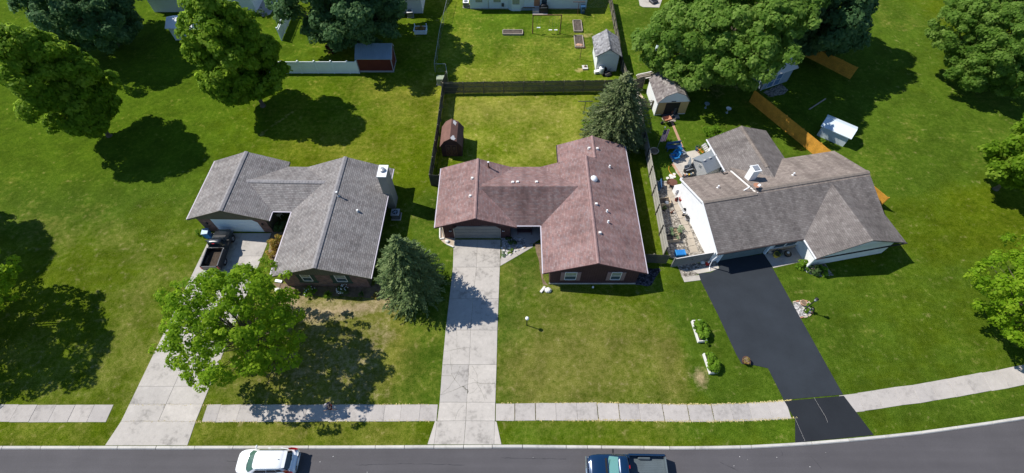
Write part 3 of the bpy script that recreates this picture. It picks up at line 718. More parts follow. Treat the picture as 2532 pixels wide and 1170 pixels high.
def red_house():
    H = thing('house', 'single-storey maroon house with a pinkish brown shingle roof and white roof vents', 'house')
    ze, p = 2.25, .378
    zg = ze+3.93*p; zm = ze+3.75*p; zw = ze+4.71*p; zb = ze+(12.25-8.5)*p
    m = MB()
    gable(m, 'y', -7.42, -3.48, .45, 26.45, 34.0, ze, zg)
    gable(m, 'x', 26.7, 30.45, 34.2, -3.0, 7.0, ze, zm)
    gable(m, 'y', 2.82, 7.53, 12.25, 21.42, 34.15, ze, zw)
    gable(m, 'y', 4.87, 8.5, 12.25, 34.15, 37.3, zb-3.63*p, zb, ze1=ze)
    rf = m.build('roof', M['red_roof'], H)
    ridge_cap(rf, M['ridge_red'], (-3.48,26.45,zg), (-3.48,34.0,zg), .26)
    ridge_cap(rf, M['ridge_red'], (7.53,21.42,zw), (7.53,34.15,zw), .26)
    ridge_cap(rf, M['ridge_red'], (8.5,34.2,zb), (8.5,37.3,zb), .26)
    w = MB(); u = -.2
    gwall(w, 'y', -6.75, -3.48, -.18, 26.75, 33.5, ze+.6*p-.2, zg-.16-u*0-.02)
    w.build('wall', M['maroon'], H)
    w = MB(); gwall(w, 'y', 3.52, 7.53, 11.6, 21.55, 33.9, ze+.65*p-.2, zw-.18); w.build('wall', M['maroon'], H)
    w = MB(); gwall(w, 'y', 5.5, 8.5, 11.59, 33.9, 36.8, ze+.6*p-.2, zb-.18); w.build('wall', M['maroon'], H)
    MB().box(-.18, 3.52, 28.6, 33.6, -.1, 2.4).build('wall', M['maroon'], H)
    battens(H, 3.52, 11.6, 21.55, lambda x: .2, lambda x: zw-.2-abs(x-7.53)*p-.02, M['maroon_light'], .22, .03)
    battens(H, -6.75, -.18, 26.75, lambda x: (2.16 if -5.8 < x < -1.05 else .05), lambda x: zg-.2-abs(x+3.48)*p-.02, M['maroon_light'], .22, .03)
    MB().box(3.48, 11.63, 21.50, 21.60, -.1, .17).build('foundation', M['concrete'], H)
    rake_trim(H, 21.42, 2.82, 7.53, 12.25, ze, zw, M['maroon_light'])
    rake_trim(H, 26.45, -7.42, -3.48, .45, ze, zg, M['maroon_light'])
    gutter(H, [(12.29,21.45,ze-.07),(12.29,37.25,ze-.07)], M['gutter'])
    gutter(H, [(2.78,21.45,ze-.07),(2.78,26.6,ze-.07)], M['gutter'])
    gutter(H, [(.5,26.66,ze-.07),(2.74,26.66,ze-.07)], M['gutter'])
    gutter(H, [(-7.46,26.5,ze-.07),(-7.46,33.95,ze-.07)], M['gutter'])
    gutter(H, [(4.83,34.25,ze-.01),(4.83,37.25,ze-.01)], M['fascia_dark'])
    MB().tube([(-7.46,26.6,ze-.1),(-6.85,26.82,ze-.35),(-6.85,26.82,.1)], .045).build('downspout', M['white'], H)
    g = garage_door(H, -5.70, -1.16, 2.08, 26.73, M['grey_door'], 4)
    for sx, x in ((1,-5.70),(-1,-1.16)):
        MB().add([(x,26.66,2.10),(x+sx*.36,26.66,2.10),(x,26.66,1.72),(x,26.72,2.10),(x+sx*.36,26.72,2.10),(x,26.72,1.72)], [(0,1,2),(3,5,4),(0,2,5,3),(1,4,5,2),(0,3,4,1)]).build('corner_brace', M['maroon'], H)
        MB().box(x-.05 if sx > 0 else x, x if sx > 0 else x+.05, 26.66, 26.74, 0, 1.74).build('door_trim', M['galv'], H)
    for x in (-6.05, -.86):
        l = MB().box(x-.07,x+.07,26.68,26.75,1.30,1.44).build('floodlight', M['black'], H)
        for dx in (-.07, .07): MB().ball((x+dx,26.63,1.36), .05, n=8).build('bulb', M['white'], l)
    for x0, x1 in ((4.88,5.88),(9.12,9.96)):
        window(H, x0, x1, .93, 2.2, 21.54, M['white_warm'])
        for a, b in ((x0-.42, x0-.06), (x1+.07, x1+.42)): MB().box(a,b,21.49,21.55,.75,2.26).build('shutter', M['mauve'], H, bevel=.01)
    MB().box(.9,1.8,28.55,28.6,.05,2.05).build('front_door', M['maroon_light'], H)
    for x, y, s_ in ((1186,445,0),(1164,484,0)):                       # vents, by where they stand on the survey photo
        pass
    P1 = lambda X: ze+(3.93-abs(X+3.48))*p
    P2 = lambda X: ze+(4.71-abs(X-7.53))*p
    for px, py in ((1168,442),(1163,485)):
        q = at(px, py, 3.55); roof_vent(H, q.x, q.y, P1(q.x))
    for px, py in ((1268,450),(1280,449),(1327,449)):
        q = at(px, py, 3.55); roof_vent(H, q.x, q.y, ze+(3.75-abs(q.y-30.45))*p)
    for px, py in ((1457,366),(1477,367)):
        q = at(px, py, 3.6); roof_vent(H, q.x, q.y, min(P2(q.x), zb-abs(q.x-8.5)*p))
    for px, py in ((1474,506),(1483,577)):
        q = at(px, py, 3.8); roof_vent(H, q.x, q.y, P2(q.x))
    for px, py in ((1509,405),(1501,521),(1504,548)):
        q = at(px, py, 3.6); pipe_vent(H, q.x, q.y, P2(q.x), .22, .06, M['white'])
    q = at(1208,414,3.3); pipe_vent(H, q.x, q.y, P1(q.x), .75, .075, M['rust'])
    q = at(1469,441,3.9); d = MB().lathe((0,0,0), [(.36,-.06),(.36,.05),(.33,.16),(.22,.27),(.08,.32),(.02,.325)], 20).build('skylight_dome', M['white'], H, smooth=True); d.location = (q.x, q.y, P2(q.x)-.02); d.rotation_euler = (0, math.atan(p), 0)
    settle(H, (2.4, 29)); return H
RH = red_house()

def grey_house():
    H = thing('house', 'grey shingled brick and olive house with a tall chimney beside its gable', 'house')
    ze, p = 2.3, .375
    zg = ze+4.0*p; zm = ze+2.9*p; zw = ze+4.55*p
    m = MB()
    gable(m, 'y', -31.6, -27.6, -23.6, 27.2, 34.8, ze, zg)
    gable(m, 'x', 28.35, 31.25, 34.15, -27.2, -17.4, ze, zm)
    gable(m, 'y', -21.65, -17.1, -12.55, 21.05, 34.1, ze, zw)
    m.add([(-13.05,30.55,ze+.5*p+.01),(-13.05,32.3,ze+.5*p+.01),(-13.9,31.4,ze+1.35*p+.01),(-12.9,31.4,ze+1.35*p-.05)], [(0,2,3),(1,3,2),(0,3,1)])
    rf = m.build('roof', M['grey_roof'], H)
    ridge_cap(rf, M['ridge_grey'], (-27.6,27.2,zg), (-27.6,34.8,zg), .42)
    ridge_cap(rf, M['ridge_grey'], (-17.1,21.05,zw), (-17.1,34.1,zw), .42)
    ridge_cap(rf, M['ridge_grey'], (-26.6,31.25,zm), (-18.2,31.25,zm), .42)
    w = MB(); gwall(w, 'y', -20.9, -17.1, -13.15, 21.42, 33.9, ze+.65*p-.18, zw-.18); w.build('wall', M['olive'], H)
    w = MB(); gwall(w, 'y', -30.75, -27.6, -24.15, 27.45, 34.3, ze+.6*p-.18, zg-.18); w.build('wall', M['olive'], H)
    MB().box(-24.15,-20.9,30.0,33.6,-.1,2.5).build('wall', M['olive'], H)
    # gable siding set proud of the brick
    gw = MB(); gw.add([(x,y,z) for y in (21.26,21.43) for x, z in ((-20.95,2.42),(-13.1,2.42),(-13.1,ze+.65*p-.18),(-17.1,zw-.18),(-20.95,ze+.65*p-.18))], [(0,1,2,3,4),(9,8,7,6,5),(0,5,6,1),(1,6,7,2),(2,7,8,3),(3,8,9,4),(4,9,5,0)]); gw.build('gable_siding', M['olive'], H)
    battens(H, -20.9, -13.15, 21.26, lambda x: 2.44, lambda x: zw-.2-abs(x+17.1)*p-.03, M['olive_dark'], .22, .03)
    gw = MB(); gw.add([(x,y,z) for y in (27.31,27.46) for x, z in ((-30.8,2.2),(-24.1,2.2),(-24.1,ze+.55*p-.18),(-27.6,zg-.18),(-30.8,ze+.6*p-.18))], [(0,1,2,3,4),(9,8,7,6,5),(0,5,6,1),(1,6,7,2),(2,7,8,3),(3,8,9,4),(4,9,5,0)]); gw.build('gable_siding', M['olive'], H)
    battens(H, -30.7, -24.15, 27.31, lambda x: 2.22, lambda x: zg-.2-abs(x+27.6)*p-.03, M['olive_dark'], .22, .03)
    MB().box(-20.93,-13.12,21.34,21.42,-.1,2.42).build('brick_wall', M['brick'], H)
    MB().box(-30.78,-29.55,27.37,27.45,-.1,2.2).build('brick_wall', M['brick'], H)
    MB().box(-25.0,-24.12,27.37,27.45,-.1,2.2).build('brick_wall', M['brick'], H)
    MB().add([(-25.0,27.355,2.2),(-25.45,27.355,2.2),(-25.0,27.355,1.72),(-25.0,27.43,2.2),(-25.45,27.43,2.2),(-25.0,27.43,1.72)], [(0,1,2),(3,5,4),(0,2,5,3),(1,4,5,2),(0,3,4,1)]).build('corner_brace', M['brick'], H)
    garage_door(H, -29.55, -25.0, 2.18, 27.44, M['white_door'], 4)
    for x in (-30.1, -24.6): MB().box(x-.06,x+.06,27.25,27.37,1.35,1.6).build('wall_lamp', M['black'], H)
    for x0, x1 in ((-19.0,-18.2),(-15.9,-15.0)):
        window(H, x0, x1, 1.18, 2.34, 21.34, M['white_warm'])
        for a, b in ((x0-.45,x0-.07),(x1+.07,x1+.42)): louver_shutter(H, a, b, 1.0, 2.38, 21.34, M['green_shutter'])
        MB().box(x0-.5,x1+.48,21.24,21.34,.90,.99).build('sill', M['green_shutter'], H)
    MB().box(-22.9,-22.0,29.94,30.0,.05,2.05).build('front_door', M['olive_dark'], H)
    rake_trim(H, 21.05, -21.65, -17.1, -12.55, ze, zw, M['olive_dark'])
    rake_trim(H, 27.2, -31.6, -27.6, -23.6, ze, zg, M['olive_dark'])
    gutter(H, [(-12.5,21.1,ze-.07),(-12.5,30.5,ze-.07)], M['gutter']); gutter(H, [(-12.5,32.15,ze-.07),(-12.5,34.05,ze-.07)], M['gutter'])
    gutter(H, [(-21.7,21.1,ze-.07),(-21.7,28.3,ze-.07)], M['gutter']); gutter(H, [(-23.5,28.31,ze-.07),(-21.75,28.31,ze-.07)], M['gutter'])
    gutter(H, [(-31.65,27.25,ze-.07),(-31.65,34.75,ze-.07)], M['gutter']); gutter(H, [(-23.55,27.25,ze-.07),(-23.55,28.2,ze-.07)], M['gutter'])
    ch = MB().box(-13.0,-12.2,30.65,32.05,-.1,5.0).build('chimney', mat('chimney_siding', (.30,.29,.25), var=.1), H)
    MB().box(-13.06,-12.14,30.59,32.11,5.0,5.08).build('chimney_cap', M['white'], ch)
    MB().lathe((-12.6,31.4,5.08), [(.2,0),(.2,.12),(.3,.13),(.26,.2),(.1,.25)], 14).build('flue', M['galv'], ch)
    for px, py, h in ((836,487,.55),(880,513,.18)):
        q = at(px, py, 3.6); pipe_vent(H, q.x+.1, q.y, ze+(4.55-abs(q.x+17.1))*p, h, .075)
    settle(H, (-22, 28), R(-1.2)); return H
grey_house()

def brown_house():
    """local frame: origin at the front left eave corner, x along the front eave, y to the back"""
    H = thing('house', 'white walled house with grey brown roof and white chimney beside the black driveway', 'house', (19.03, 23.38), R(11))
    ze, p = 2.4, .375
    zr = ze+4.78*p
    m = MB()
    # front slope and left back slope, then the right part whose ridge is a little higher
    gable(m, 'x', 0, 4.78, 9.1, 0, 5.5, ze, zr, ze1=zr-4.32*p)
    gable(m, 'x', 0, 5.1, 9.6, 5.5, 17.5, ze, ze+5.1*p, ze1=ze+5.1*p-4.5*p)
    gable(m, 'y', 5.0, 8.47, 11.95, 6.0, 13.95, ze+.05, ze+.05+3.47*p)
    gable(m, 'y', 8.7, 13.3, 17.9, -2.2, 5.0, ze+.002, ze+4.6*p)
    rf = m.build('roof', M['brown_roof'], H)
    ridge_cap(rf, M['ridge_brown'], (0,4.78,zr), (5.45,4.78,zr), .42)
    ridge_cap(rf, M['ridge_brown'], (5.6,5.1,ze+5.1*p), (17.5,5.1,ze+5.1*p), .42)
    ridge_cap(rf, M['ridge_brown'], (8.47,13.95,ze+.05+3.47*p), (8.47,8.0,ze+.05+3.47*p), .42)
    MB().add([(5.36,4.75,zr+.05),(5.60,4.75,zr+.05),(5.60,9.1,zr-4.32*p+.05),(5.36,9.1,zr-4.32*p+.05)]+[(5.36,4.75,zr-.05),(5.60,4.75,zr-.05),(5.60,9.1,zr-4.32*p-.05),(5.36,9.1,zr-4.32*p-.05)], [(0,1,2,3),(4,7,6,5),(0,4,5,1),(1,5,6,2),(2,6,7,3),(3,7,4,0)]).build('roof_flashing', M['white_warm'], H)
    w = MB(); gwall(w, 'x', .5, 4.78, 9.0, .22, 5.6, ze-.02, zr-.17); w.build('wall', M['white'], H)
    w = MB(); gwall(w, 'x', .55, 5.1, 9.3, 5.6, 17.0, ze+.02, ze+5.1*p-.18); w.build('wall', M['white'], H)
    w = MB(); gwall(w, 'y', 5.5, 8.47, 11.45, 9.0, 13.6, ze, ze+3.47*p-.12); w.build('wall', M['white'], H)
    w = MB(); gwall(w, 'y', 9.3, 13.3, 17.3, -1.75, 3, ze, ze+4.6*p-.18); w.build('wall', M['white'], H)
    # white rakes of the left gable
    MB().add([(-.03,4.78,zr+.03),(-.03,9.12,zr-4.32*p+.03),(-.03,9.12,zr-4.32*p-.17),(-.03,4.78,zr-.17),(-.09,4.78,zr+.03),(-.09,9.12,zr-4.32*p+.03),(-.09,9.12,zr-4.32*p-.17),(-.09,4.78,zr-.17)], [(0,1,2,3),(4,7,6,5),(0,4,5,1),(3,2,6,7),(0,3,7,4),(1,5,6,2)]).build('rake_board', M['white'], H)
    MB().add([(-.03,4.78,zr+.02),(-.03,0,ze+.02),(-.03,0,ze-.16),(-.03,4.78,zr-.16),(-.08,4.78,zr+.02),(-.08,0,ze+.02),(-.08,0,ze-.16),(-.08,4.78,zr-.16)], [(0,1,2,3),(4,7,6,5),(0,4,5,1),(3,2,6,7),(0,3,7,4),(1,5,6,2)]).build('rake_board', M['white'], H)
    MB().add([(-.1,8.9,ze+.1),(.0,9.25,ze+.16),(.3,9.2,ze+.15)], [(0,1,2)]).build('rake_board', M['white'], H)
    g = garage_door(H, 1.1, 5.75, 2.1, .49, M['slate_door'], 4)
    MB().box(5.85,6.05,.30,.52,0,2.3).build('corner_board', M['pale_siding'], H)
    MB().box(.92,1.08,.30,.52,0,2.3).build('corner_board', M['pale_siding'], H)
    window(H, 6.65, 7.75, .6, 2.0, .54, M['offwhite'], False); window(H, 7.9, 8.95, .6, 2.0, .54, M['offwhite'], False)
    MB().box(6.15,9.2,.47,.56,0,.42).build('stone_skirting', M['stone_tan'], H)
    gutter(H, [(0,-.05,ze-.06),(8.7,-.05,ze-.06)], M['fascia_dark'])
    gutter(H, [(8.66,-2.15,ze-.06),(8.66,-.1,ze-.06)], M['gutter_white'])
    gutter(H, [(8.7,-2.26,ze-.02),(17.9,-2.26,ze-.02)], M['fascia_dark'])
    gutter(H, [(0.1,9.14,ze+.06),(5.0,9.14,ze+.06)], M['fascia_dark'])
    gutter(H, [(4.95,9.2,ze),(4.95,13.9,ze)], M['gutter_white']); gutter(H, [(12,9.64,ze+.05),(17.4,9.64,ze+.05)], M['fascia_dark'])
    MB().tube([(0,-.08,ze-.1),(.1,-.02,1.9),(-.05,.05,1.2),(.0,.0,.1),(-.1,-.4,.05)], .05, 6).build('downspout', M['gutter_white'], H)
    MB().box(8.95,9.15,-1.98,-1.78,0,2.35).build('porch_post', M['white'], H)
    MB().box(.43,.5,1.2,1.3,.3,1.9).build('conduit', M['shed_trim'], H)
    m2 = MB().box(.38,.5,1.75,1.95,1.3,1.6).build('meter_box', M['steel_dark'], H)
    ch = MB().box(5.75,6.45,6.7,7.4,2.5,5.0).build('chimney', M['white'], H)
    MB().box(5.68,6.52,6.63,7.47,5.0,5.12).build('chimney_cap', M['white'], ch); MB().box(5.82,6.38,6.77,7.33,5.12,5.2).build('cap_lid', M['galv'], ch)
    dsh = MB().tube([(5.2,5.6,zr-.2),(5.15,5.5,zr+.45)], .035).build('aerial_mast', M['galv'], H)
    MB().lathe((0,0,0), [(.05,0),(.17,.03),(.27,.09),(.30,.13)], 16).build('aerial_bowl', M['terracotta'], dsh).location = (5.5,5.35,zr+.38)
    MB().obox((5.75,5.3,zr+.42), .35,.22,.2, .5).build('aerial_head', M['white'], dsh)
    ml = MB().tube([(4.6,5.5,zr-.25),(4.75,5.4,zr+.15)], .07).tube([(4.75,5.4,zr+.15),(4.95,5.45,zr+.35)], .06).build('vent_elbow', M['white'], H)
    ta = MB().tube([(4.2,9.0,2.5),(4.2,9.0,3.3)], .03).build('aerial', M['galv'], H); MB().obox((4.45,8.9,3.0), .7,.05,.05, .4).obox((4.3,9.0,2.85), .05,.6,.05, .4).obox((4.65,8.7,2.75), .5,.1,.04, .2).build('aerial_bar', M['black'], ta)
    for x, y in ((2.55,6.6),(10.4,6.5)):
        pipe_vent(H, x, y, (zr-(y-4.78)*p) if x < 5 else (ze+5.1*p-(y-5.1)*p), .28, .06, M['white'])
    sp_ = MB().box(4.1,4.3,9.0,9.15,.2,2.3).build('downspout', M['white'], H)
    for y in (10.3, 11.6, 12.8): MB().box(5.42,5.5,y-.4,y+.4,1.0,1.9).build('window', M['pane'], H)
    rkz = [(0.05, 3.2)]
    return H
brown_house()

def far_white_house():
    H = thing('house', 'pale blue sided house at the top edge with patio door step and bay window', 'house')
    y0 = 66.9
    MB().box(-6.1,10.85,y0,76,-.1,2.6).build('wall', M['pale_siding'], H)
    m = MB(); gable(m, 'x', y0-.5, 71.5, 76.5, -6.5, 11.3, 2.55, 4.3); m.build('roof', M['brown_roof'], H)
    b = MB()
    for i in range(14): b.box(-6.1,10.85,y0-.014,y0+.003,.15+i*.165,.165+i*.165)
    stuff(b.build('siding_course', M['offwhite'], H))
    MB().box(-6.12,10.87,y0-.02,y0+.05,-.1,.12).build('foundation', M['concrete'], H)
    def wx(px): return float(at(px, 12, 1.2)[0])
    for a, c in ((1175,1192),(1220,1238)): window(H, wx(a), wx(c), 1.05, 2.2, y0, M['offwhite'], False, M['pane_curtain'])
    x0, x1 = wx(1256), wx(1296); xa, xb = x0+.55, x1-.55
    MB().prism([(x0,y0),(x1,y0),(xb,y0-.5),(xa,y0-.5)], -.1, 2.5).build('bay', M['pale_siding'], H)
    window(H, xa+.1, xb-.1, 1.0, 2.2, y0-.5, M['offwhite'], False, M['pane_curtain'])
    xd = wx(1321); d = MB().box(xd,xd+.85,y0-.04,y0+.02,.45,2.4).build('back_door', M['terracotta'], H); MB().box(xd+.68,xd+.74,y0-.1,y0-.04,1.25,1.35).build('handle', M['galv'], d)
    window(H, wx(1340), wx(1353), .6, 2.3, y0, M['offwhite'], False)
    MB().box(xd-.2,xd+1.0,y0-1.0,y0-.02,-.1,.32).build('step', M['concrete'], H)
    MB().tube([(wx(1207),y0-.04,.1),(wx(1207),y0-.04,2.2)], .04).build('conduit', M['galv'], H)
    MB().box(wx(1240),wx(1246),y0-.16,y0,.45,.9).build('meter_box', M['steel_dark'], H)
    settle(H, (2.4, 71)); return H
far_white_house()
q = XY((1317,39),(1354,39),(1354,25),(1317,25))
struct(slab_poly('concrete_pad', q, M['patio'], None, .03))
# house pieces seen along the top edge
H = thing('house', 'pale walled house corner behind the dark maple with an air conditioner', 'house')
p0, p1 = at(1005,33), at(1046,30)
MB().box(-24,p1.x,p0.y,p0.y+9,-.1,2.6).build('wall', M['offwhite'], H); m = MB(); gable(m, 'x', p0.y-.5, p0.y+4.5, p0.y+9.5, -24.5, p1.x+.5, 2.5, 4.3); m.build('roof', M['grey_roof'], H)
MB().box(p1.x-.1,p1.x+.03,p0.y-.03,p0.y+.1,0,2.6).build('corner_board', M['white'], H)
settle(H, (-18, p0.y+4))
H = thing('house', 'pale blue house corner with a chimney stack above the tall lawn maple', 'house')
p0, p1 = at(600,30), at(636,28)
MB().box(-52,p1.x,p0.y,p0.y+9,-.1,2.7).build('wall', M['pale_siding'], H); m = MB(); gable(m, 'x', p0.y-.4, p0.y+4.5, p0.y+9.4, -52.5, p1.x+.4, 2.6, 4.4); m.build('roof', M['grey_roof'], H)
settle(H, (p1.x-4, p0.y+4))
stuff_p = XY((636,28),(650,42),(668,36),(690,0),(655,-12)); struct(MB().prism(stuff_p, -.05, .03).build('side_pad', M['walk']))
p = at(492, 100)
H = thing('shed', 'small white roofed pale blue shed behind the tall lawn maple', 'shed', (p.x-1.6, p.y+1.2, 0))
MB().box(-1.6,1.6,-1.2,1.2,0,2.0).build('wall', M['pale_siding'], H); m = MB(); gable(m, 'x', -1.5, 0, 1.5, -1.8, 1.8, 2.0, 2.7, .1); m.build('roof', M['white'], H)

# ------------------------------------------------------------------ sheds
def box_shed():
    H = thing('shed', 'tall white shed with a grey shingled gable roof beside the thin wooden fence', 'shed')
    MB().box(10.85,13.55,52.75,56.6,0,2.3).build('wall', M['offwhite'], H)
    gw = MB(); gwall(gw, 'y', 10.86, 12.2, 13.54, 52.76, 56.5, 2.3, 3.12, 2.2); gw.build('gable', M['offwhite'], H)
    b = MB()
    for i in range(18): b.box(10.85,13.55,52.738,52.752,.12+i*.14,.128+i*.14)
    stuff(b.build('siding_course', M['shed_trim'], H))
    m = MB(); gable(m, 'y', 10.5, 12.2, 13.9, 52.6, 56.8, 2.3, 3.35, .12); rf = m.build('roof', M['shed_roof'], H); ridge_cap(rf, M['shed_roof'], (12.2,52.6,3.35), (12.2,56.8,3.35), .3, .3, .6)
    settle(H, (12.2,54.6))
box_shed()
def barn_shed(label, x0, x1, y0, y1, zw, zk, zr, wall, roof, kx=.5, rz=0., over=.12, piv=None):
    """gambrel roofed shed, gable facing -y; kx: how far the knee sits in from the eave"""
    H = thing('shed', label, 'shed'); c = (x0+x1)/2
    body = MB(); body.ext([(x0,0),(x1,0),(x1,zw),(x1-kx,zk-.08),(c,zr-.08),(x0+kx,zk-.08),(x0,zw)], 'y', y0, y1); body.build('wall', wall, H)
    o = [(x0-over,zw-.05),(x0+kx-.03,zk),(c,zr),(x1-kx+.03,zk),(x1+over,zw-.05)]
    t = .07; m = MB(); m.ext(o+[(a,z-t) for a, z in o[::-1]], 'y', y0-over, y1+over); rf = m.build('roof', roof, H)
    return H, rf
def brown_barn():
    x0, x1, y0, y1 = -7.85, -5.6, 37.8, 40.7
    H, rf = barn_shed('small brown barn shed with peeling white roof patches and crossbraced doors', x0, x1, y0, y1, 1.65, 2.42, 2.85, M['brown_siding'], M['barn_roof'], .45)
    c = (x0+x1)/2
    for i, xa in enumerate((c-.6, c+.02)):
        d = MB().box(xa,xa+.58,y0-.04,y0+.01,.12,1.85).build('door', M['brown_siding'], H); y = y0-.06
        b = MB().box(xa,xa+.06,y,y0-.04,.12,1.85).box(xa+.52,xa+.58,y,y0-.04,.12,1.85).box(xa+.06,xa+.52,y,y0-.04,.12,.19).box(xa+.06,xa+.52,y,y0-.04,.88,.95).box(xa+.06,xa+.52,y,y0-.04,1.78,1.85)
        L = math.hypot(.46,.69); a = math.atan2(.69,.46)
        for s_ in (1,-1): b.obox((xa+.29,y+.012-.002*s_,.535), L*.97, .02, .05, 0, 0, -a*s_)
        b.build('door_brace', M['brown_trim'], d)
        MB().add([(xa+.14+.15*(1-math.cos(t)),y0-.045,1.1+.0) if False else (xa+.29+.16*math.cos(t), y0-.05, 1.3+.26*math.sin(t)) for t in np.linspace(0,2*math.pi,12)[:-1]], [tuple(range(11))]).build('door_panel', M['barn_roof'], d)
    # bare patches where the felt has peeled away
    for cx_, cy_, r_ in ((c+.28, y0+.15, .34), (c+.36, y1-.35, .26)):
        pts = []
        for i in range(22):
            a = 2*math.pi*i/22; r = r_*(1+random.uniform(-.45,.3)); x = min(x1-.46, max(c+.03, cx_+r*math.cos(a)*.8)); y = min(y1+.1, max(y0-.1, cy_+r*math.sin(a)*1.15))
            pts.append((x, y, 2.85-(x-c)*(.43/(x1-.42-c))+.008))
        MB().add(pts, [tuple(range(22))]).build('peeled_patch', M['white_warm'], rf)
    settle(H, (c, 39.2))
brown_barn()
def open_gambrel():
    x0, x1, y0, y1 = 17.0, 20.75, 44.6, 48.8
    H, rf = barn_shed('white gambrel shed with tan boarded front and open dark doorway', x0, x1, y0, y1, 2.0, 2.95, 3.45, M['offwhite'], M['gambrel_roof'], .75, over=.1)
    c = (x0+x1)/2
    MB().box(x0+.02,x1-.02,y0-.03,y0+.02,.15,1.9).build('front_board', M['tan_ply'], H)
    dk = MB().box(c-.85,c+.85,y0-.06,y0-.02,.15,1.85).build('doorway', M['black'], H)
    for i, (dx, w_, h_, m_) in enumerate(((.35,.3,.9,'steel_dark'),(.62,.25,.6,'black'),(.1,.25,.5,'rust'))): MB().box(c+dx,c+dx+w_,y0-.10,y0-.05,.15,.15+h_).build('stored_tool', M[m_], H)
    MB().box(c-.3,c+.25,y0-.05,y0-.02,1.98,2.1).build('vent', M['steel_dark'], H)
    MB().box(x0-.02,x0+.06,y0-.05,y0+.03,0,2.0).build('corner_board', M['white'], H)
    MB().obox((c,y0-.45,.06), 2.0,.9,.1, 0, R(5)).build('ramp', M['steel_dark'], H)
    MB().obox((c+.75,y0-.55,.14), .5,.5,.06, .1).build('mat', M['galv'], H)
    settle(H, (c, 46.7), R(4))
open_gambrel()
def red_shed():
    x0, x1, y0, y1 = -19.75, -15.35, 52.55, 54.8
    H = thing('shed', 'red barn shed with a ribbed blue grey metal roof beside the white vinyl fence', 'shed')
    MB().box(x0,x1,y0,y1,.25,2.1).build('wall', M['barn_red'], H); gw = MB(); gwall(gw, 'x', y0, y0+1.75, y1, x0, x1, 2.1, 2.95, 2.05); gw.build('gable', M['barn_red'], H)
    MB().box(x0,x1,y0-.02,y1,0,.25).build('skirting', M['shed_trim'], H)
    m = MB(); o = [(y0-.12,2.05),(y0+1.75,3.05),(y1+.12,2.3)]; m.ext(o+[(a,z-.06) for a, z in o[::-1]], 'x', x0-.15, x1+.12); rf = m.build('roof', M['blue_metal'], H)
    b = MB(); n = 20
    for i in range(n+1):
        x = x0-.12+(x1-x0+.2)*i/n; b.add([(x-.02,y0-.12,2.055),(x+.02,y0-.12,2.055),(x+.02,y0+1.74,3.05),(x-.02,y0+1.74,3.05),(x,y0-.12,2.085),(x,y0+1.74,3.08)], [(0,4,5,3),(4,1,2,5)])
    stuff(b.build('roof_rib', M['blue_metal'], rf))
    b = MB(); 
    for i in range(22): x = x0+.1+i*.2; b.box(x-.01,x+.01,y0-.012,y0+.003,.26,2.05)
    stuff(b.build('siding_batten', M['barn_red'], H))
    for x in (x0-.04, x1-.06): MB().box(x,x+.1,y0-.04,y0+.06,0,2.1).build('corner_board', M['shed_trim'], H)
    MB().box(x1-.02,x1+.04,y1-.08,y1+.02,0,2.2).build('corner_board', M['shed_trim'], H)
    for a, c_ in (((y0-.1,2.0),(y0+1.75,3.0)),((y0+1.75,3.0),(y1+.1,2.25))):
        MB().add([(x1+.12,a[0],a[1]+.05),(x1+.12,c_[0],c_[1]+.05),(x1+.12,c_[0],c_[1]-.1),(x1+.12,a[0],a[1]-.1),(x1+.16,a[0],a[1]+.05),(x1+.16,c_[0],c_[1]+.05),(x1+.16,c_[0],c_[1]-.1),(x1+.16,a[0],a[1]-.1)], [(0,1,2,3),(4,7,6,5),(0,4,5,1),(3,2,6,7),(0,3,7,4),(1,5,6,2)]).build('rake_board', M['shed_trim'], H)
    settle(H, (-17.5, 53.6))
red_shed()
def blue_shed():
    a = at(1880,224); b = at(1932,206); d = b-a; ang = math.atan2(d.y, d.x); L = d.length
    H = thing('shed', 'blue grey shed with a white trimmed double door under the big tree', 'shed', (a.x, a.y), ang)
    MB().box(0,L+.9,0,3.0,0,2.2).build('wall', M['blue_siding'], H); m = MB(); gable(m, 'x', -.3, 1.5, 3.3, -.3, L+1.2, 2.2, 3.0, .1); m.build('roof', M['white_warm'], H)
    for i in range(2):
        x0 = .7+i*1.05; dd = MB().box(x0,x0+1.0,-.04,.01,.1,2.0).build('door', M['blue_door'], H); b_ = MB()
        b_.box(x0,x0+.06,-.06,-.04,.1,2.0).box(x0+.94,x0+1.0,-.06,-.04,.1,2.0).box(x0+.06,x0+.94,-.06,-.04,.1,.17).box(x0+.06,x0+.94,-.06,-.04,1.0,1.07).box(x0+.06,x0+.94,-.06,-.04,1.93,2.0)
        b_.build('door_trim', M['white'], dd)
    MB().box(-.04,.06,-.05,.05,0,2.2).build('corner_board', M['white_warm'], H)
blue_shed()
bed('gravel_bed', [(1886,228),(1932,208),(1948,222),(1940,232),(1905,240)], M['gravel'], .012)
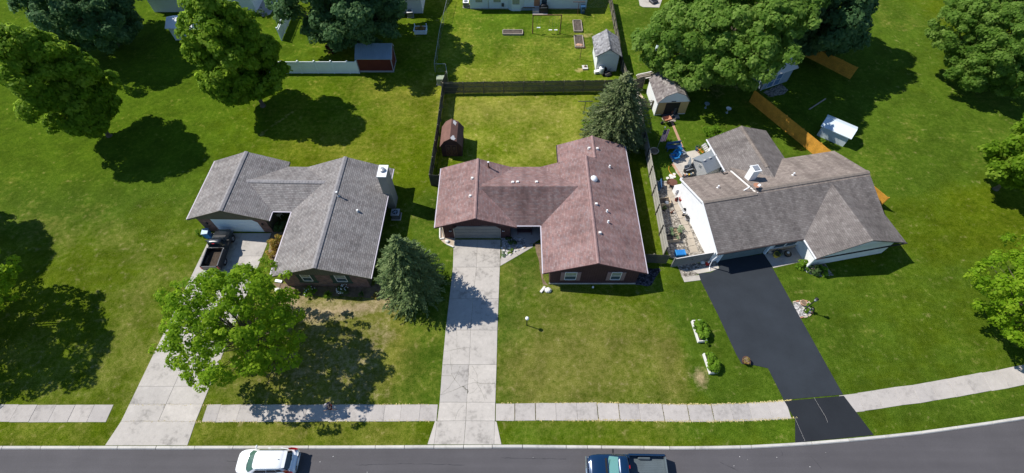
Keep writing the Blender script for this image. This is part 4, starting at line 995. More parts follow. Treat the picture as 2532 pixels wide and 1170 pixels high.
def resin_shed():
    a = at(1735,452); H = thing('shed', 'grey resin shed with plastic roof beside the patio grill', 'shed', (a.x, a.y), R(28))
    # its gable with the small window faces -x
    MB().ext([(0,0),(2.1,0),(2.1,1.75),(1.05,2.35),(0,1.75)], 'x', 0, 2.6).build('wall', M['poly_light'], H)
    m = MB(); gable(m, 'x', -.15, 1.05, 2.25, -.12, 2.7, 1.75, 2.42, .07); rf = m.build('roof', M['poly_grey'], H)
    for i in range(4): MB().obox((.25+i*.75,1.05,2.45), .28,.16,.05).build('roof_clip', M['poly_light'], rf)
    b = MB()
    for i in range(12): b.box(-.012,.003,.05,2.05,.1+i*.14,.112+i*.14)
    stuff(b.build('siding_course', M['poly_grey'], H))
    w = MB().box(-.03,.0,.85,1.25,1.45,1.85).build('window', M['poly_light'], H)
    for dy in (.88, 1.07):
        for dz in (1.48, 1.67): MB().box(-.035,-.02,dy,dy+.15,dz,dz+.15).build('pane', M['pane'], w)
    MB().obox((-.35,2.15,.85), .9,.05,1.65, R(55)).build('door', M['poly_grey'], H)
resin_shed()

# ------------------------------------------------------------------ fences
def fence(label, pts, h, L, wood, post_m, post_side=1, pick=.14, gap=.01, cat='fence', name='wooden_fence', rails=(.35, 1.05, 1.6), both=False, railm=None, jag=.04):
    root = thing(name, label, cat, (pts[0][0], pts[0][1], 0)); o3 = Vector((pts[0][0], pts[0][1]))
    for a, b in zip(pts[:-1], pts[1:]):
        a, b = Vector(a[:2])-o3, Vector(b[:2])-o3; d = b-a; n = max(1, round(d.length/L)); u = d.normalized(); nn = Vector((-u.y, u.x))*post_side; ang = math.atan2(d.y, d.x)
        for i in range(n+1):
            q = a+d*(i/n)+nn*.07
            if i == 0 and a.length > .01: continue
            MB().obox((q.x, q.y, h/2+.0), .1,.1,h+.1, ang).build('post', post_m, root)
        for i in range(n):
            p0 = a+d*(i/n); p1 = a+d*((i+1)/n); m = MB(); k_ = int((p1-p0).length/pick); tilt = random.uniform(-.02,.02)
            for j in range(k_):
                q = p0.lerp(p1, (j+.5)/k_); hh = h+random.uniform(-jag, jag)
                m.obox((q.x, q.y, hh/2+.03), pick-gap, .022, hh, ang+random.uniform(-.03,.03), tilt*.5)
            stuff(m.build('picket_panel', wood, root))
            mid = (p0+p1)/2+nn*.035
            for z in rails:
                if z < h-.05: MB().obox((mid.x, mid.y, z), (p1-p0).length-.02, .045, .09, ang).build('rail', railm or post_m, root)
    return root
fence('long weathered grey board fence across the back of the brown lawn, posts towards the house', [(-8.5,48.35),(11.4,48.75),(13.6,48.9)], 1.75, 2.45, M['grey_fence'], M['fence_post'], -1)
fence('weathered grey board fence along the driveway side of the small brown barn', [(-8.5,48.2),(-8.55,41.0),(-8.75,33.6)], 1.75, 2.4, M['grey_fence'], M['fence_post'], 1)
fence('short weathered fence return next to the red brown house corner', [(-8.72,33.5),(-7.7,33.45)], 1.75, 1.1, M['grey_fence'], M['fence_post'], 1)
fence('sun bleached grey board fence between the red brown house and gravel yard', [(15.15,47.4),(15.1,37.3),(14.82,24.5)], 1.75, 2.4, M['grey_fence_light'], M['grey_fence'], -1, .15, .022, railm=M['grey_fence_light'])
fence('low grey board fence joining the house wall to the side gate', [(12.0,23.95),(14.9,23.75)], 1.5, 1.5, M['grey_fence'], M['fence_post'], 1)
fence('orange stained cedar fence under the shade of the big tree', [tuple(at(1852,252)[:2]), tuple(at(2010,382)[:2]), tuple(at(2170,515)[:2])], 1.75, 2.4, M['cedar'], M['cedar'], 1, .14, .006, rails=(.4,1.5), jag=.01)
fence('far orange cedar fence panel glimpsed behind the shaded trees', [tuple(at(1990,140)[:2]), tuple(at(2030,160)[:2]), tuple(at(2100,196)[:2])], 1.75, 2.4, M['cedar'], M['cedar'], 1, .14, .006, rails=(.4,1.5), jag=.01)
fence('thin dark wooden fence behind the tall white shed', [(14.4,68.5),(14.35,60),(14.25,52.8),(14.6,49.3)], 1.5, 2.4, M['grey_fence'], M['fence_post'], -1)
fence('weathered fence corner by the lumber pile', [(13.6,49.0),(15.2,48.9),(16.4,49.4)], 1.75, 1.6, M['grey_fence'], M['fence_post'], -1)
fence('open picket fence beside the white gambrel shed', [(15.3,46.0),(17.0,45.7)], 1.2, 1.7, M['wood_grey'], M['fence_post'], -1, .17, .08, rails=(.3,.9))
fence('short grey fence stub behind the green utility box', [(-8.6,48.45),(-8.2,50.4)], 1.7, 2, M['grey_fence'], M['fence_post'], 1)

def white_fence():
    R_ = thing('vinyl_fence', 'white vinyl privacy fence running up to the red shed', 'fence', (-33.2, 52.3, 0))
    pts = [(-33.2,52.3)]; x = -33.2
    root = R_; xs = [-33.2,-31.2,-29.2,-27.2,-25.1,-23.0,-20.95,-19.8]
    for i, x in enumerate(xs):
        MB().box(x+33.2-.065,x+33.2+.065,-.065,.065,0,1.85).box(x+33.2-.08,x+33.2+.08,-.08,.08,1.85,1.93).build('post', M['vinyl'], root)
        if i:
            a, b = xs[i-1]+33.2+.065, x+33.2-.065
            MB().box(a,b,-.02,.02,.08,1.68).build('panel', M['vinyl'], root); MB().box(a,b,-.035,.035,1.68,1.78).build('rail', M['vinyl'], root); MB().box(a,b,-.035,.035,.04,.12).build('rail', M['vinyl'], root)
    a, b = at(697,100), at(716,56); d = (b-a); n = 3; ang = math.atan2(d.y, d.x)
    r2 = thing('vinyl_fence', 'slanting white vinyl fence run between the two tall maples', 'fence', (a.x, a.y, 0), ang); Ln = d.length/n+.3
    for i in range(n+1):
        x = i*Ln; MB().box(x-.065,x+.065,-.065,.065,0,1.85).box(x-.08,x+.08,-.08,.08,1.85,1.93).build('post', M['vinyl'], r2)
        if i < n: MB().box(x+.065,x+Ln-.065,-.02,.02,.08,1.4).build('panel', M['vinyl'], r2); MB().box(x+.065,x+Ln-.065,-.035,.035,1.42,1.5).build('rail', M['vinyl'], r2); MB().box(x+.065,x+Ln-.065,-.035,.035,1.68,1.78).build('rail', M['vinyl'], r2)
white_fence()
def chain_fence(label, pts, h=1.3, L=2.6):
    root = thing('chain_link_fence', label, 'fence', (pts[0][0], pts[0][1], 0)); o3 = Vector((pts[0][0], pts[0][1]))
    for a, b in zip(pts[:-1], pts[1:]):
        a, b = Vector(a)-o3, Vector(b)-o3; d = b-a; n = max(1, round(d.length/L))
        for i in range(n+1):
            q = a+d*(i/n); MB().cyl((q.x,q.y,0),(q.x,q.y,h+.05),.03,.03,6).build('post', M['galv'], root)
        MB().cyl((a.x,a.y,h),(b.x,b.y,h),.024,.024,6).build('rail', M['galv'], root)
        m = MB(); s_ = .13; N = int(d.length/s_); rows = int(h/s_); u = d.normalized()
        for i in range(N):
            for sgn in (1,-1):
                p0 = a+u*(i*s_); t1 = i*s_+sgn*h
                tt = min(max(t1, 0), d.length); z1 = abs(tt-i*s_)
                p1 = a+u*tt; w = .006
                m.add([(p0.x,p0.y,.03-w),(p1.x,p1.y,z1-w),(p1.x,p1.y,z1+w),(p0.x,p0.y,.03+w)], [(0,1,2,3)])
        stuff(m.build('wire_mesh', M['galv'], root))
    return root
chain_fence('long chain link fence between the shaded lawn and the bright back lawn', [(-9.3,69),(-9.85,60),(-9.95,52.7)])
chain_fence('chain link corner beside the green utility box', [(-9.95,52.5),(-8.5,52.5),(-8.15,50.6)])
chain_fence('chain link fence right of the pale blue house', [(10.9,67.2),(14.3,67.2)])

def side_gate():
    a, b = at(1660,661), at(1764,643); d = b-a; ang = math.atan2(d.y, d.x); L = d.length
    root = thing('wooden_gate', 'pale grey board gate closing the gravel side yard', 'gate', (a.x, a.y), ang)
    n = 16
    for i in range(n): MB().box(i*L/n+.006,(i+1)*L/n-.006,-.015,.015,.05,1.55).build('plank', M['gate_grey'], root)
    MB().box(0,L,-.03,.03,1.56,1.62).build('rail', M['white_warm'], root)
    for x in (0, L): MB().box(x-.06,x+.06,.02,.14,0,1.65).build('post', M['gate_grey'], root)
    MB().cyl((L*.42,-.06,.95),(L*.42,-.015,.95),.045,.045,8).build('latch', M['black'], root)
side_gate()

# ------------------------------------------------------------------ foliage
def leaf_mesh(name, C, N, L, Wd, tone, m, parent=None, T=None):
    """one small four-cornered leaf per row: centre C, normal N, length L, width Wd, tone"""
    n = len(C); N = N/np.maximum(1e-6, np.linalg.norm(N, axis=1, keepdims=True))
    r = T if T is not None else RNG.normal(size=(n, 3)); t = r-(r*N).sum(1, keepdims=True)*N; t /= np.maximum(1e-6, np.linalg.norm(t, axis=1, keepdims=True)); b = np.cross(N, t)
    L = np.broadcast_to(L, n)[:, None]; Wd = np.broadcast_to(Wd, n)[:, None]
    V = np.stack([C-t*L*.5, C+b*Wd*.5-N*Wd*.12, C+t*L*.5-N*L*.12, C-b*Wd*.5-N*Wd*.12], 1).reshape(-1, 3)
    me = bpy.data.meshes.new(name); me.vertices.add(4*n); me.vertices.foreach_set('co', V.astype(np.float32).ravel())
    me.loops.add(4*n); me.loops.foreach_set('vertex_index', np.arange(4*n, dtype=np.int32))
    me.polygons.add(n); me.polygons.foreach_set('loop_start', np.arange(0, 4*n, 4, dtype=np.int32)); me.polygons.foreach_set('loop_total', np.full(n, 4, dtype=np.int32))
    a = me.attributes.new('tone', 'FLOAT', 'FACE'); a.data.foreach_set('value', np.clip(tone, 0, 1).astype(np.float32))
    me.update(calc_edges=True)
    return link(name, me, m, parent)
def unit(n): v = RNG.normal(size=(n, 3)); return v/np.linalg.norm(v, axis=1, keepdims=True)
def crown_cloud(c, rad, prof, nb, br, per, leaf, tone0=.5, lean=0.):
    """clumps spread through a crown; prof gives the width against the height 0..1"""
    c = np.array(c); rx, ry, rz = rad; hs = [p[0] for p in prof]; ws = [p[1] for p in prof]
    hz = RNG.random(nb*3); keep = RNG.random(nb*3) < np.interp(hz, hs, ws)+.12; hz = hz[keep][:nb]; nb = len(hz)
    w = np.interp(hz, hs, ws); th = RNG.random(nb)*2*math.pi; lob = 1+.16*np.sin(3*th+5*hz+RNG.random()*6)+.12*np.sin(5*th-7*hz)
    q = np.where(RNG.random(nb) < .72, .72+.30*RNG.random(nb), .25+.5*RNG.random(nb))
    B = np.stack([np.cos(th)*rx*w*q*lob, np.sin(th)*ry*w*q*lob, (hz*2-1)*rz], 1)
    B[:, 0] += lean*B[:, 2]
    out = B*np.array([1/rx, 1/ry, .6/rz]); out /= np.maximum(.2, np.linalg.norm(out, axis=1, keepdims=True))
    bs = br*(.55+.8*RNG.random(nb)); bt = RNG.normal(size=nb)*.16
    k_ = np.repeat(np.arange(nb), (per*(bs/br)**2).astype(int)+6); n = len(k_)
    d = unit(n)+out[k_]*.55+np.array([0, 0, .25]); d /= np.linalg.norm(d, axis=1, keepdims=True)
    rr = bs[k_]*(.55+.5*RNG.random(n)**.7)
    P = c+B[k_]+d*rr[:, None]*np.array([1, 1, .75])
    Nn = d*1.0+unit(n)*.6+np.array([0, 0, .35])
    sz = leaf*np.clip(np.exp(RNG.normal(size=n)*.32), .45, 2.)
    return P, Nn, sz, tone0+bt[k_]+RNG.normal(size=n)*.15, B+c
def trunk_mesh(h, r, targets, base=(0,0,0)):
    m = MB(); pts = [Vector((random.uniform(-.06,.06)*i, random.uniform(-.06,.06)*i, h*i/4)) for i in range(5)]; pts[0] = Vector((0,0,-.1))
    m.cyl((0,0,-.1), (0,0,.35), r*1.6, r*1.05, 10)
    for i in range(4): m.cyl(pts[i], pts[i+1], r*(1-.13*i), r*(1-.13*(i+1)), 9)
    for t in targets:
        t = Vector(t); s_ = pts[random.choice((2,3,4))]; mid = s_.lerp(t, .5)+Vector((0,0,-.08*(t-s_).length)); rr = r*random.uniform(.28,.42)
        m.cyl(s_, mid, rr, rr*.65, 6); m.cyl(mid, t, rr*.65, rr*.2, 5)
    return m
def broadleaf(label, x, y, zc, rad, prof, nb, br, per, leaf, lm, th, tr, name='maple_tree', tone0=.5, group=None, limbs=26, lean=0.):
    T = thing(name, label, 'tree', (x, y, 0), 0, group)
    P, N, s_, t, B = crown_cloud((0,0,zc), rad, prof, nb, br, per, leaf, tone0, lean)
    leaf_mesh('crown', P, N, s_, s_*.72, t, lm, T)
    idx = RNG.choice(len(B), min(limbs, len(B)), replace=False)
    trunk_mesh(th, tr, [tuple(B[i]) for i in idx]).build('trunk', M['bark'], T)
    return T
OV = [(0,.22),(.08,.62),(.22,1.),(.45,.95),(.7,.72),(.9,.4),(1,.15)]
RD = [(0,.45),(.12,.8),(.35,1.),(.6,.97),(.82,.75),(1,.3)]
TA = broadleaf('tall dark green maple standing in the open lawn above the grey house', -30.5, 46.1, 8.3, (4.3,3.4,6.2), OV, 330, .85, 105, .36, M['maple'], 5.5, .24)
TB = broadleaf('broad bluish green maple shading the red shed', -21.0, 58.6, 7.6, (7.0,6.6,5.8), RD, 480, .95, 110, .38, M['dark_maple'], 5.5, .4)
TC = broadleaf('huge spreading green tree hanging over the white gambrel shed', 25.3, 51.2, 8.3, (7.4,7.8,6.4), RD, 800, .9, 105, .36, M['elm'], 6, .5, 'elm_tree', lean=.62)
TE = broadleaf('bright green airy maple in front of the grey house near the pavement', -21.5, 15.1, 5.9, (5.1,4.8,4.3), [(0,.35),(.15,.8),(.4,1.),(.6,.9),(.8,.7),(1,.4)], 400, .55, 60, .215, M['bright_maple'], 3.4, .17, limbs=90)
TG = broadleaf('shaded dark tree at the far right corner behind the orange fence', 38.0, 57.5, 7.2, (6.6,6.2,5.6), RD, 300, 1.25, 140, .46, M['dark_maple'], 5, .35, 'elm_tree')
def spruce(label, x, y, H, Rm, lm, dead_top=False):
    T = thing('spruce_tree', label, 'tree', (x, y, 0)); C=[]; N=[]; L=[]; Tn=[]; D=[]; tr = MB(); tr.cyl((0,0,-.1),(0,0,H),.16,.02,8)
    z = .25
    while z < H-.1:
        f = 1-(z/H); r = Rm*max(.03, 1-(z/H)**2.3)**.95*(.86+.14*min(1, z/1.2)); nb = max(5, int(5+r*6))
        ph = random.uniform(0, 6.3)
        for i in range(nb):
            a = ph+2*math.pi*i/nb+random.uniform(-.2,.2); rl = r*random.uniform(.66,1.24); zz = z+random.uniform(-.12,.12)
            ux, uy = math.cos(a), math.sin(a); tone = .5+random.gauss(0,.2)
            drop = .16*rl+.05
            if random.random() < .4: tr.cyl((0,0,zz),(ux*rl*.85,uy*rl*.85,zz-drop*.7),.025,.008,4)
            n = int(6+rl*13)
            for j in range(n):
                s_ = .15+.85*(j+random.random())/n; p = np.array((ux*rl*s_, uy*rl*s_, zz-drop*s_*s_+.1*s_))
                wd = (1-s_)*.5*rl*.35+.10; sd_ = random.uniform(-1,1)*wd
                p = p+np.array((-uy*sd_, ux*sd_, random.uniform(-.07,.09)))
                d_ = np.array((ux-uy*sd_*1.3/max(wd,.1)*.5, uy+ux*sd_*1.3/max(wd,.1)*.5, random.uniform(-.35,.25)))
                C.append(p); D.append(d_); N.append((random.gauss(0,.45), random.gauss(0,.45), 1.0)); L.append(random.uniform(.20,.36)); Tn.append(tone+random.gauss(0,.16))
        z += .19+.08*f
    C = np.array(C); L = np.array(L); Tn = np.array(Tn)
    if dead_top: Tn = np.where(C[:,2] > H*.90, .99, Tn)
    leaf_mesh('crown', C, np.array(N), L, L*.42, Tn, lm, T, np.array(D)); tr.build('trunk', M['bark'], T)
    return T
spruce('bluish green spruce at the corner of the grey house beside the concrete driveway', -9.1, 20.75, 9.3, 2.85, M['bluespruce'])
spruce('grey green spruce with a bare top behind the red brown house', 11.6, 40.4, 9.4, 3.55, M['spruce'], True)

def bush(label, x, y, r, h, lm, n=260, leaf=.16, name='shrub', cat='shrub', group=None, flowers=None, nf=18, z=0., sx=1., spike=False):
    T = thing(name, label, cat, (x, y, z), 0, group)
    if spike:
        a = RNG.random(n)*2*math.pi; q = RNG.random(n); el = .35+.9*RNG.random(n)
        dr = np.stack([np.cos(a)*np.cos(el), np.sin(a)*np.cos(el), np.sin(el)], 1); Pq = dr*(r*(.35+.75*q))[:, None]; Pq[:, 2] *= h/r
        leaf_mesh('foliage', Pq, np.cross(dr, unit(n)), np.full(n, leaf*2.2), leaf*.4, .5+RNG.normal(size=n)*.2, lm, T, dr)
    else:
        P, N, s_, t, B = crown_cloud((0,0,h*.52), (r*.8*sx,r*.8,h*.45), RD, max(6, n//26), r*.34, 26, leaf)
        leaf_mesh('foliage', P, N, s_, s_*.65, t, lm, T)
    m = MB()
    for i in range(6): a = i*1.05+random.random(); m.cyl((0,0,-.03),(math.cos(a)*r*.5,math.sin(a)*r*.5,h*.6),.014,.006,4)
    m.build('stem', M['bark'], T)
    if flowers:
        f = MB()
        for _ in range(nf):
            a = random.uniform(0,6.28); q = math.sqrt(random.random()); f.ball((math.cos(a)*r*q*sx, math.sin(a)*r*q, h*(1.02-.35*q*q)), .05, .05, .035, 6)
        stuff(f.build('flower', flowers, T))
    return T
def b_at(label, px, py, r, h, lm, **kw): p = at(px, py); return bush(label, p.x, p.y, r, h, lm, **kw)
b_at('pale green round shrub at the corner of the brick garage front', 501, 582, .5, .75, M['shrub'], n=320)
b_at('orange tinged loose shrub beside the porch of the grey house', 690, 603, .85, 1.1, M['gold_shrub'], n=620, leaf=.15)
b_at('orange tinged low shrub at the edge of the left driveway', 676, 628, .6, .7, M['gold_shrub'], n=380, leaf=.14)
b_at('dark leafy plant in the porch nook of the grey house', 700, 567, .7, .9, M['dull_shrub'], n=420)
b_at('small round lime green shrub at the left end of the brick front', 694, 728, .36, .42, M['shrub'], n=160, leaf=.13)
b_at('lime green shrub with pale buds below the left brick window', 732, 728, .42, .5, M['shrub'], n=200, leaf=.13, flowers=M['petal'], nf=3)
b_at('leafy white flowered plant with shadow on the bare soil', 768, 727, .62, .6, M['shrub'], n=380, leaf=.14, flowers=M['petal'], nf=9)
b_at('grassy spiky plant between the two white flowered shrubs', 812, 733, .48, .5, M['shrub'], n=120, leaf=.17, spike=True)
b_at('round dark shrub covered in white flowers under the right brick window', 851, 722, .58, .85, M['dull_shrub'], n=420, leaf=.14, flowers=M['petal'], nf=40)
b_at('small dull green plant in the shadow of the brick corner', 893, 734, .4, .4, M['dull_shrub'], n=150, leaf=.13)
b_at('sparse twiggy plant at the right end of the brick front bed', 928, 733, .42, .4, M['gold_shrub'], n=60, leaf=.12)
b_at('bright green weed clump on the dry front lawn', 709, 752, .5, .3, M['shrub'], n=110, leaf=.13)
b_at('bright green leafy bush at the back corner of the white walled house', 1765, 335, 1.15, 1.0, M['shrub'], n=900, leaf=.17, sx=1.35)
b_at('pale hosta clump behind the grey resin shed', 1748, 362, .6, .5, M['pale_shrub'], n=150, leaf=.2)
b_at('lime green shrub left of the white porch post', 1980, 659, .62, .75, M['shrub'], n=480)
b_at('broad green shrub right of the white porch post', 2012, 672, .62, .6, M['dull_shrub'], n=380)
b_at('leafy green shrub at the right end of the porch bed', 2034, 672, .6, .7, M['shrub'], n=420)
b_at('green vine plant climbing the black lamp post', 1994, 767, .45, 1.0, M['shrub'], n=280, leaf=.15)
b_at('leafy shrub against the back of the spruce near the back fence', 1462, 283, .7, 1.0, M['shrub'], n=320)
b_at('green sapling beside the spruce and clothes pole', 1452, 322, .8, 1.2, M['shrub'], n=330)
b_at('dark green plant in the stone bed beside the garage door', 1258, 597, .38, .35, M['dull_shrub'], n=120)
b_at('low green plant in the stone bed by the front walk', 1272, 601, .34, .3, M['dull_shrub'], n=90)
b_at('green ground plant at the sunny edge of the stone bed', 1262, 622, .38, .2, M['shrub'], n=90, leaf=.12)
b_at('pale green ground plant near the tip of the stone bed', 1244, 630, .32, .22, M['pale_shrub'], n=80, leaf=.12)
b_at('green plant behind the tall lawn maple at the left frame edge', 498, 97, .6, .6, M['shrub'], n=220)
b_at('maroon leaved shrub under the broad bluish maple', 824, 128, 1.0, 1.0, M['maroon_leaf'], n=330, leaf=.2)
b_at('dark bush against the corner of the pale blue house', 652, 38, .75, 1.1, M['dull_shrub'], n=280)

# ------------------------------------------------------------------ vehicles
def sup(u, e=5.): return (max(0, 1-abs(u)**e))**(1/e)
def loft_half(m, rows):
    """rows: per station (x, [(y,z) from bottom centre out and up to top centre]); mirrored"""
    k_ = len(rows[0][1]); vs = []
    for x, pr in rows: vs += [(x, y, z) for y, z in pr]+[(x, -y, z) for y, z in pr[-2:0:-1]]
    w = k_*2-2; fs = [(i*w+j, i*w+(j+1) % w, (i+1)*w+(j+1) % w, (i+1)*w+j) for i in range(len(rows)-1) for j in range(w)]
    fs += [tuple(range(w)), tuple(range((len(rows)-1)*w, len(rows)*w))[::-1]]
    m.add(vs, fs)
def body_rows(st):
    return [(x, [(0,zl),(w*.9,zl),(w*.99,zl+.12),(w,zm),(w*.975,zt-.10),(w*.90,zt-.015),(w*.5,zt+cr*.75),(0,zt+cr)]) for x, w, zl, zm, zt, cr in st]
class Cabin:
    """greenhouse between a belt ring and a roof ring; each ring (x front, x rear, half width, z)"""
    def __init__(s, a, b, crown=.05, e=5.): s.a, s.b, s.cr, s.e = a, b, crown, e
    def lv(s, t): return [p+(q-p)*t for p, q in zip(s.a, s.b)]
    def shell(s, name, m, parent):
        N = 40; mb = MB(); vs = []; T = (0,.5,.92,1.)
        for t in T:
            xf, xr, w, z = s.lv(min(t,1)); c = (xf+xr)/2; h = (xr-xf)/2; w2 = w-(.03 if t == 1. else 0); h2 = h-(.03 if t == 1. else 0); z2 = z+(.02 if t == 1. else 0)
            for i in range(N):
                a = 2*math.pi*i/N; ca, sa = math.cos(a), math.sin(a); r = (abs(ca)**s.e+abs(sa)**s.e)**(-1/s.e); vs.append((c+h2*r*ca, w2*r*sa, z2))
        xf, xr, w, z = s.b; c = (xf+xr)/2; h = (xr-xf)/2
        for f in (.6, .25):
            for i in range(N):
                a = 2*math.pi*i/N; ca, sa = math.cos(a), math.sin(a); r = (abs(ca)**s.e+abs(sa)**s.e)**(-1/s.e); vs.append((c+h*f*r*ca, w*f*r*sa, z+.02+s.cr*(1-f)))
        k_ = len(T)+2; mb.add(vs, [(q*N+i, q*N+(i+1) % N, (q+1)*N+(i+1) % N, (q+1)*N+i) for q in range(k_-1) for i in range(N)]+[tuple(range((k_-1)*N, k_*N))])
        return mb.build(name, m, parent, smooth=True)
    def end_pane(s, name, m, parent, front, t0, t1, f=.86, off=.014):
        mb = MB(); vs = []; n = 9; K = 4
        for j in range(K+1):
            t = t0+(t1-t0)*j/K; xf, xr, w, z = s.lv(t); c = (xf+xr)/2; h = (xr-xf)/2
            for i in range(n):
                u = -f+2*f*i/(n-1); x = h*sup(u, s.e); vs.append((c-x-off if front else c+x+off, u*w, z+off*.5))
        mb.add(vs, [(j*n+i, j*n+i+1, (j+1)*n+i+1, (j+1)*n+i) for j in range(K) for i in range(n-1)]); return mb.build(name, m, parent, smooth=True)
    def side_pane(s, name, m, parent, sg, u0, u1, t0, t1, off=.012, cut=0.):
        """u runs 0..1 from front to rear"""
        mb = MB(); vs = []; n = 7; K = 3
        for j in range(K+1):
            t = t0+(t1-t0)*j/K; xf, xr, w, z = s.lv(t); c = (xf+xr)/2; h = (xr-xf)/2
            for i in range(n):
                u = u0+(u1-u0)*i/(n-1); ub = 2*u-1; vs.append((c+h*ub, sg*(w*sup(ub*.97, s.e)+off), z))
        mb.add(vs, [(j*n+i, j*n+i+1, (j+1)*n+i+1, (j+1)*n+i) for j in range(K) for i in range(n-1)]); return mb.build(name, m, parent, smooth=True)
def wheels(root, xs, hw, r, w=.22):
    for x in xs:
        for sg in (1, -1):
            t = MB().cyl((x,sg*(hw-w),r),(x,sg*hw,r),r,r,20).build('wheel', M['rubber'], root, bevel=.015)
            MB().cyl((x,sg*(hw-.02),r),(x,sg*(hw+.006),r),r*.62,r*.58,16).build('rim', M['chrome'], t)
            MB().cyl((x,sg*(hw-.1),r+.02),(x,sg*(hw+.001),r+.02),r*1.14,r*1.14,20).build('wheel_arch', M['black'], root)
def suv():
    c = at(663, 1106, 1.12); root = thing('parked_car', 'white sport utility car with red tail lamps parked at the kerb', 'car', (c.x, c.y-.93, -.1), R(.6))
    m = MB(); loft_half(m, body_rows([(-2.27,.50,.40,.55,.74,.0),(-2.22,.62,.30,.58,.82,.01),(-2.08,.76,.26,.6,.90,.02),(-1.8,.86,.25,.62,.97,.03),(-1.3,.905,.25,.65,1.02,.05),(-.6,.915,.25,.66,1.06,.05),(.3,.915,.25,.66,1.09,.04),(1.2,.915,.26,.67,1.11,.03),(1.75,.90,.28,.68,1.10,.02),(2.05,.86,.32,.68,1.04,.01),(2.2,.78,.36,.66,.98,.0),(2.27,.66,.42,.62,.86,.0)])); m.build('body', M['car_white'], root, smooth=True)
    cb = Cabin((-1.42,2.05,.86,1.0),(-.62,1.55,.66,1.60), .05, 5.5)
    cb.shell('cabin', M['car_white'], root)
    cb.end_pane('windshield', M['glass_green'], root, True, .10, .90, .90)
    cb.end_pane('rear_window', M['glass_dark'], root, False, .22, .92, .84)
    for sg in (1, -1):
        cb.side_pane('side_window', M['glass_dark'], root, sg, .16, .47, .22, .80); cb.side_pane('side_window', M['glass_dark'], root, sg, .485, .74, .22, .82); cb.side_pane('side_window', M['glass_dark'], root, sg, .755, .88, .36, .82)
        mr = MB().ball((-.95,sg*1.02,1.08), .07,.12,.08, 8).cyl((-.95,sg*.84,1.05),(-.95,sg*.95,1.06),.035,.03,6).build('mirror', M['car_white'], root, smooth=True)
        MB().add([(1.62,sg*.80,1.52),(1.78,sg*.70,1.46),(2.02,sg*.74,1.17),(2.20,sg*.78,1.02),(2.20,sg*.87,.98),(1.98,sg*.915,1.06),(1.80,sg*.905,1.22)], [(0,1,2,6),(6,2,3,5),(5,3,4)]).build('tail_lamp', M['lamp_red'], root)
        MB().add([(-2.16,sg*.72,.86),(-1.86,sg*.88,.965),(-1.9,sg*.895,.86),(-2.12,sg*.78,.78)], [(0,1,2,3)]).build('headlight', M['lamp_clear'], root)
        MB().obox((.0,sg*.93,.93), .18,.03,.03).build('door_handle', M['chrome'], root); MB().obox((.95,sg*.93,.95), .18,.03,.03).build('door_handle', M['chrome'], root)
        MB().tube([(-.45,sg*.62,1.645),(.5,sg*.63,1.665),(1.4,sg*.62,1.64)], .018).build('roof_rail', M['galv'], root)
    MB().add([(1.50,-.6,1.655),(1.50,.6,1.655),(1.72,.56,1.61),(1.72,-.56,1.61),(1.50,-.6,1.62),(1.50,.6,1.62),(1.72,.56,1.59),(1.72,-.56,1.59)], [(0,1,2,3),(4,7,6,5),(2,6,7,3),(1,5,6,2),(0,3,7,4)]).build('spoiler', M['car_white'], root)
    MB().tube([(2.0,.0,1.2),(1.93,.42,1.26)], .015).build('wiper', M['black'], root); MB().tube([(-1.46,.3,1.06),(-1.25,-.5,1.2)], .012).build('wiper', M['black'], root)
    MB().ball((1.2,0,1.68), .06,.025,.04, 6).build('aerial_fin', M['black'], root)
    MB().box(2.22,2.285,-.27,.27,.62,.75).build('number_plate', M['white'], root)
    wheels(root, (-1.35,1.28), .90, .35)
suv()
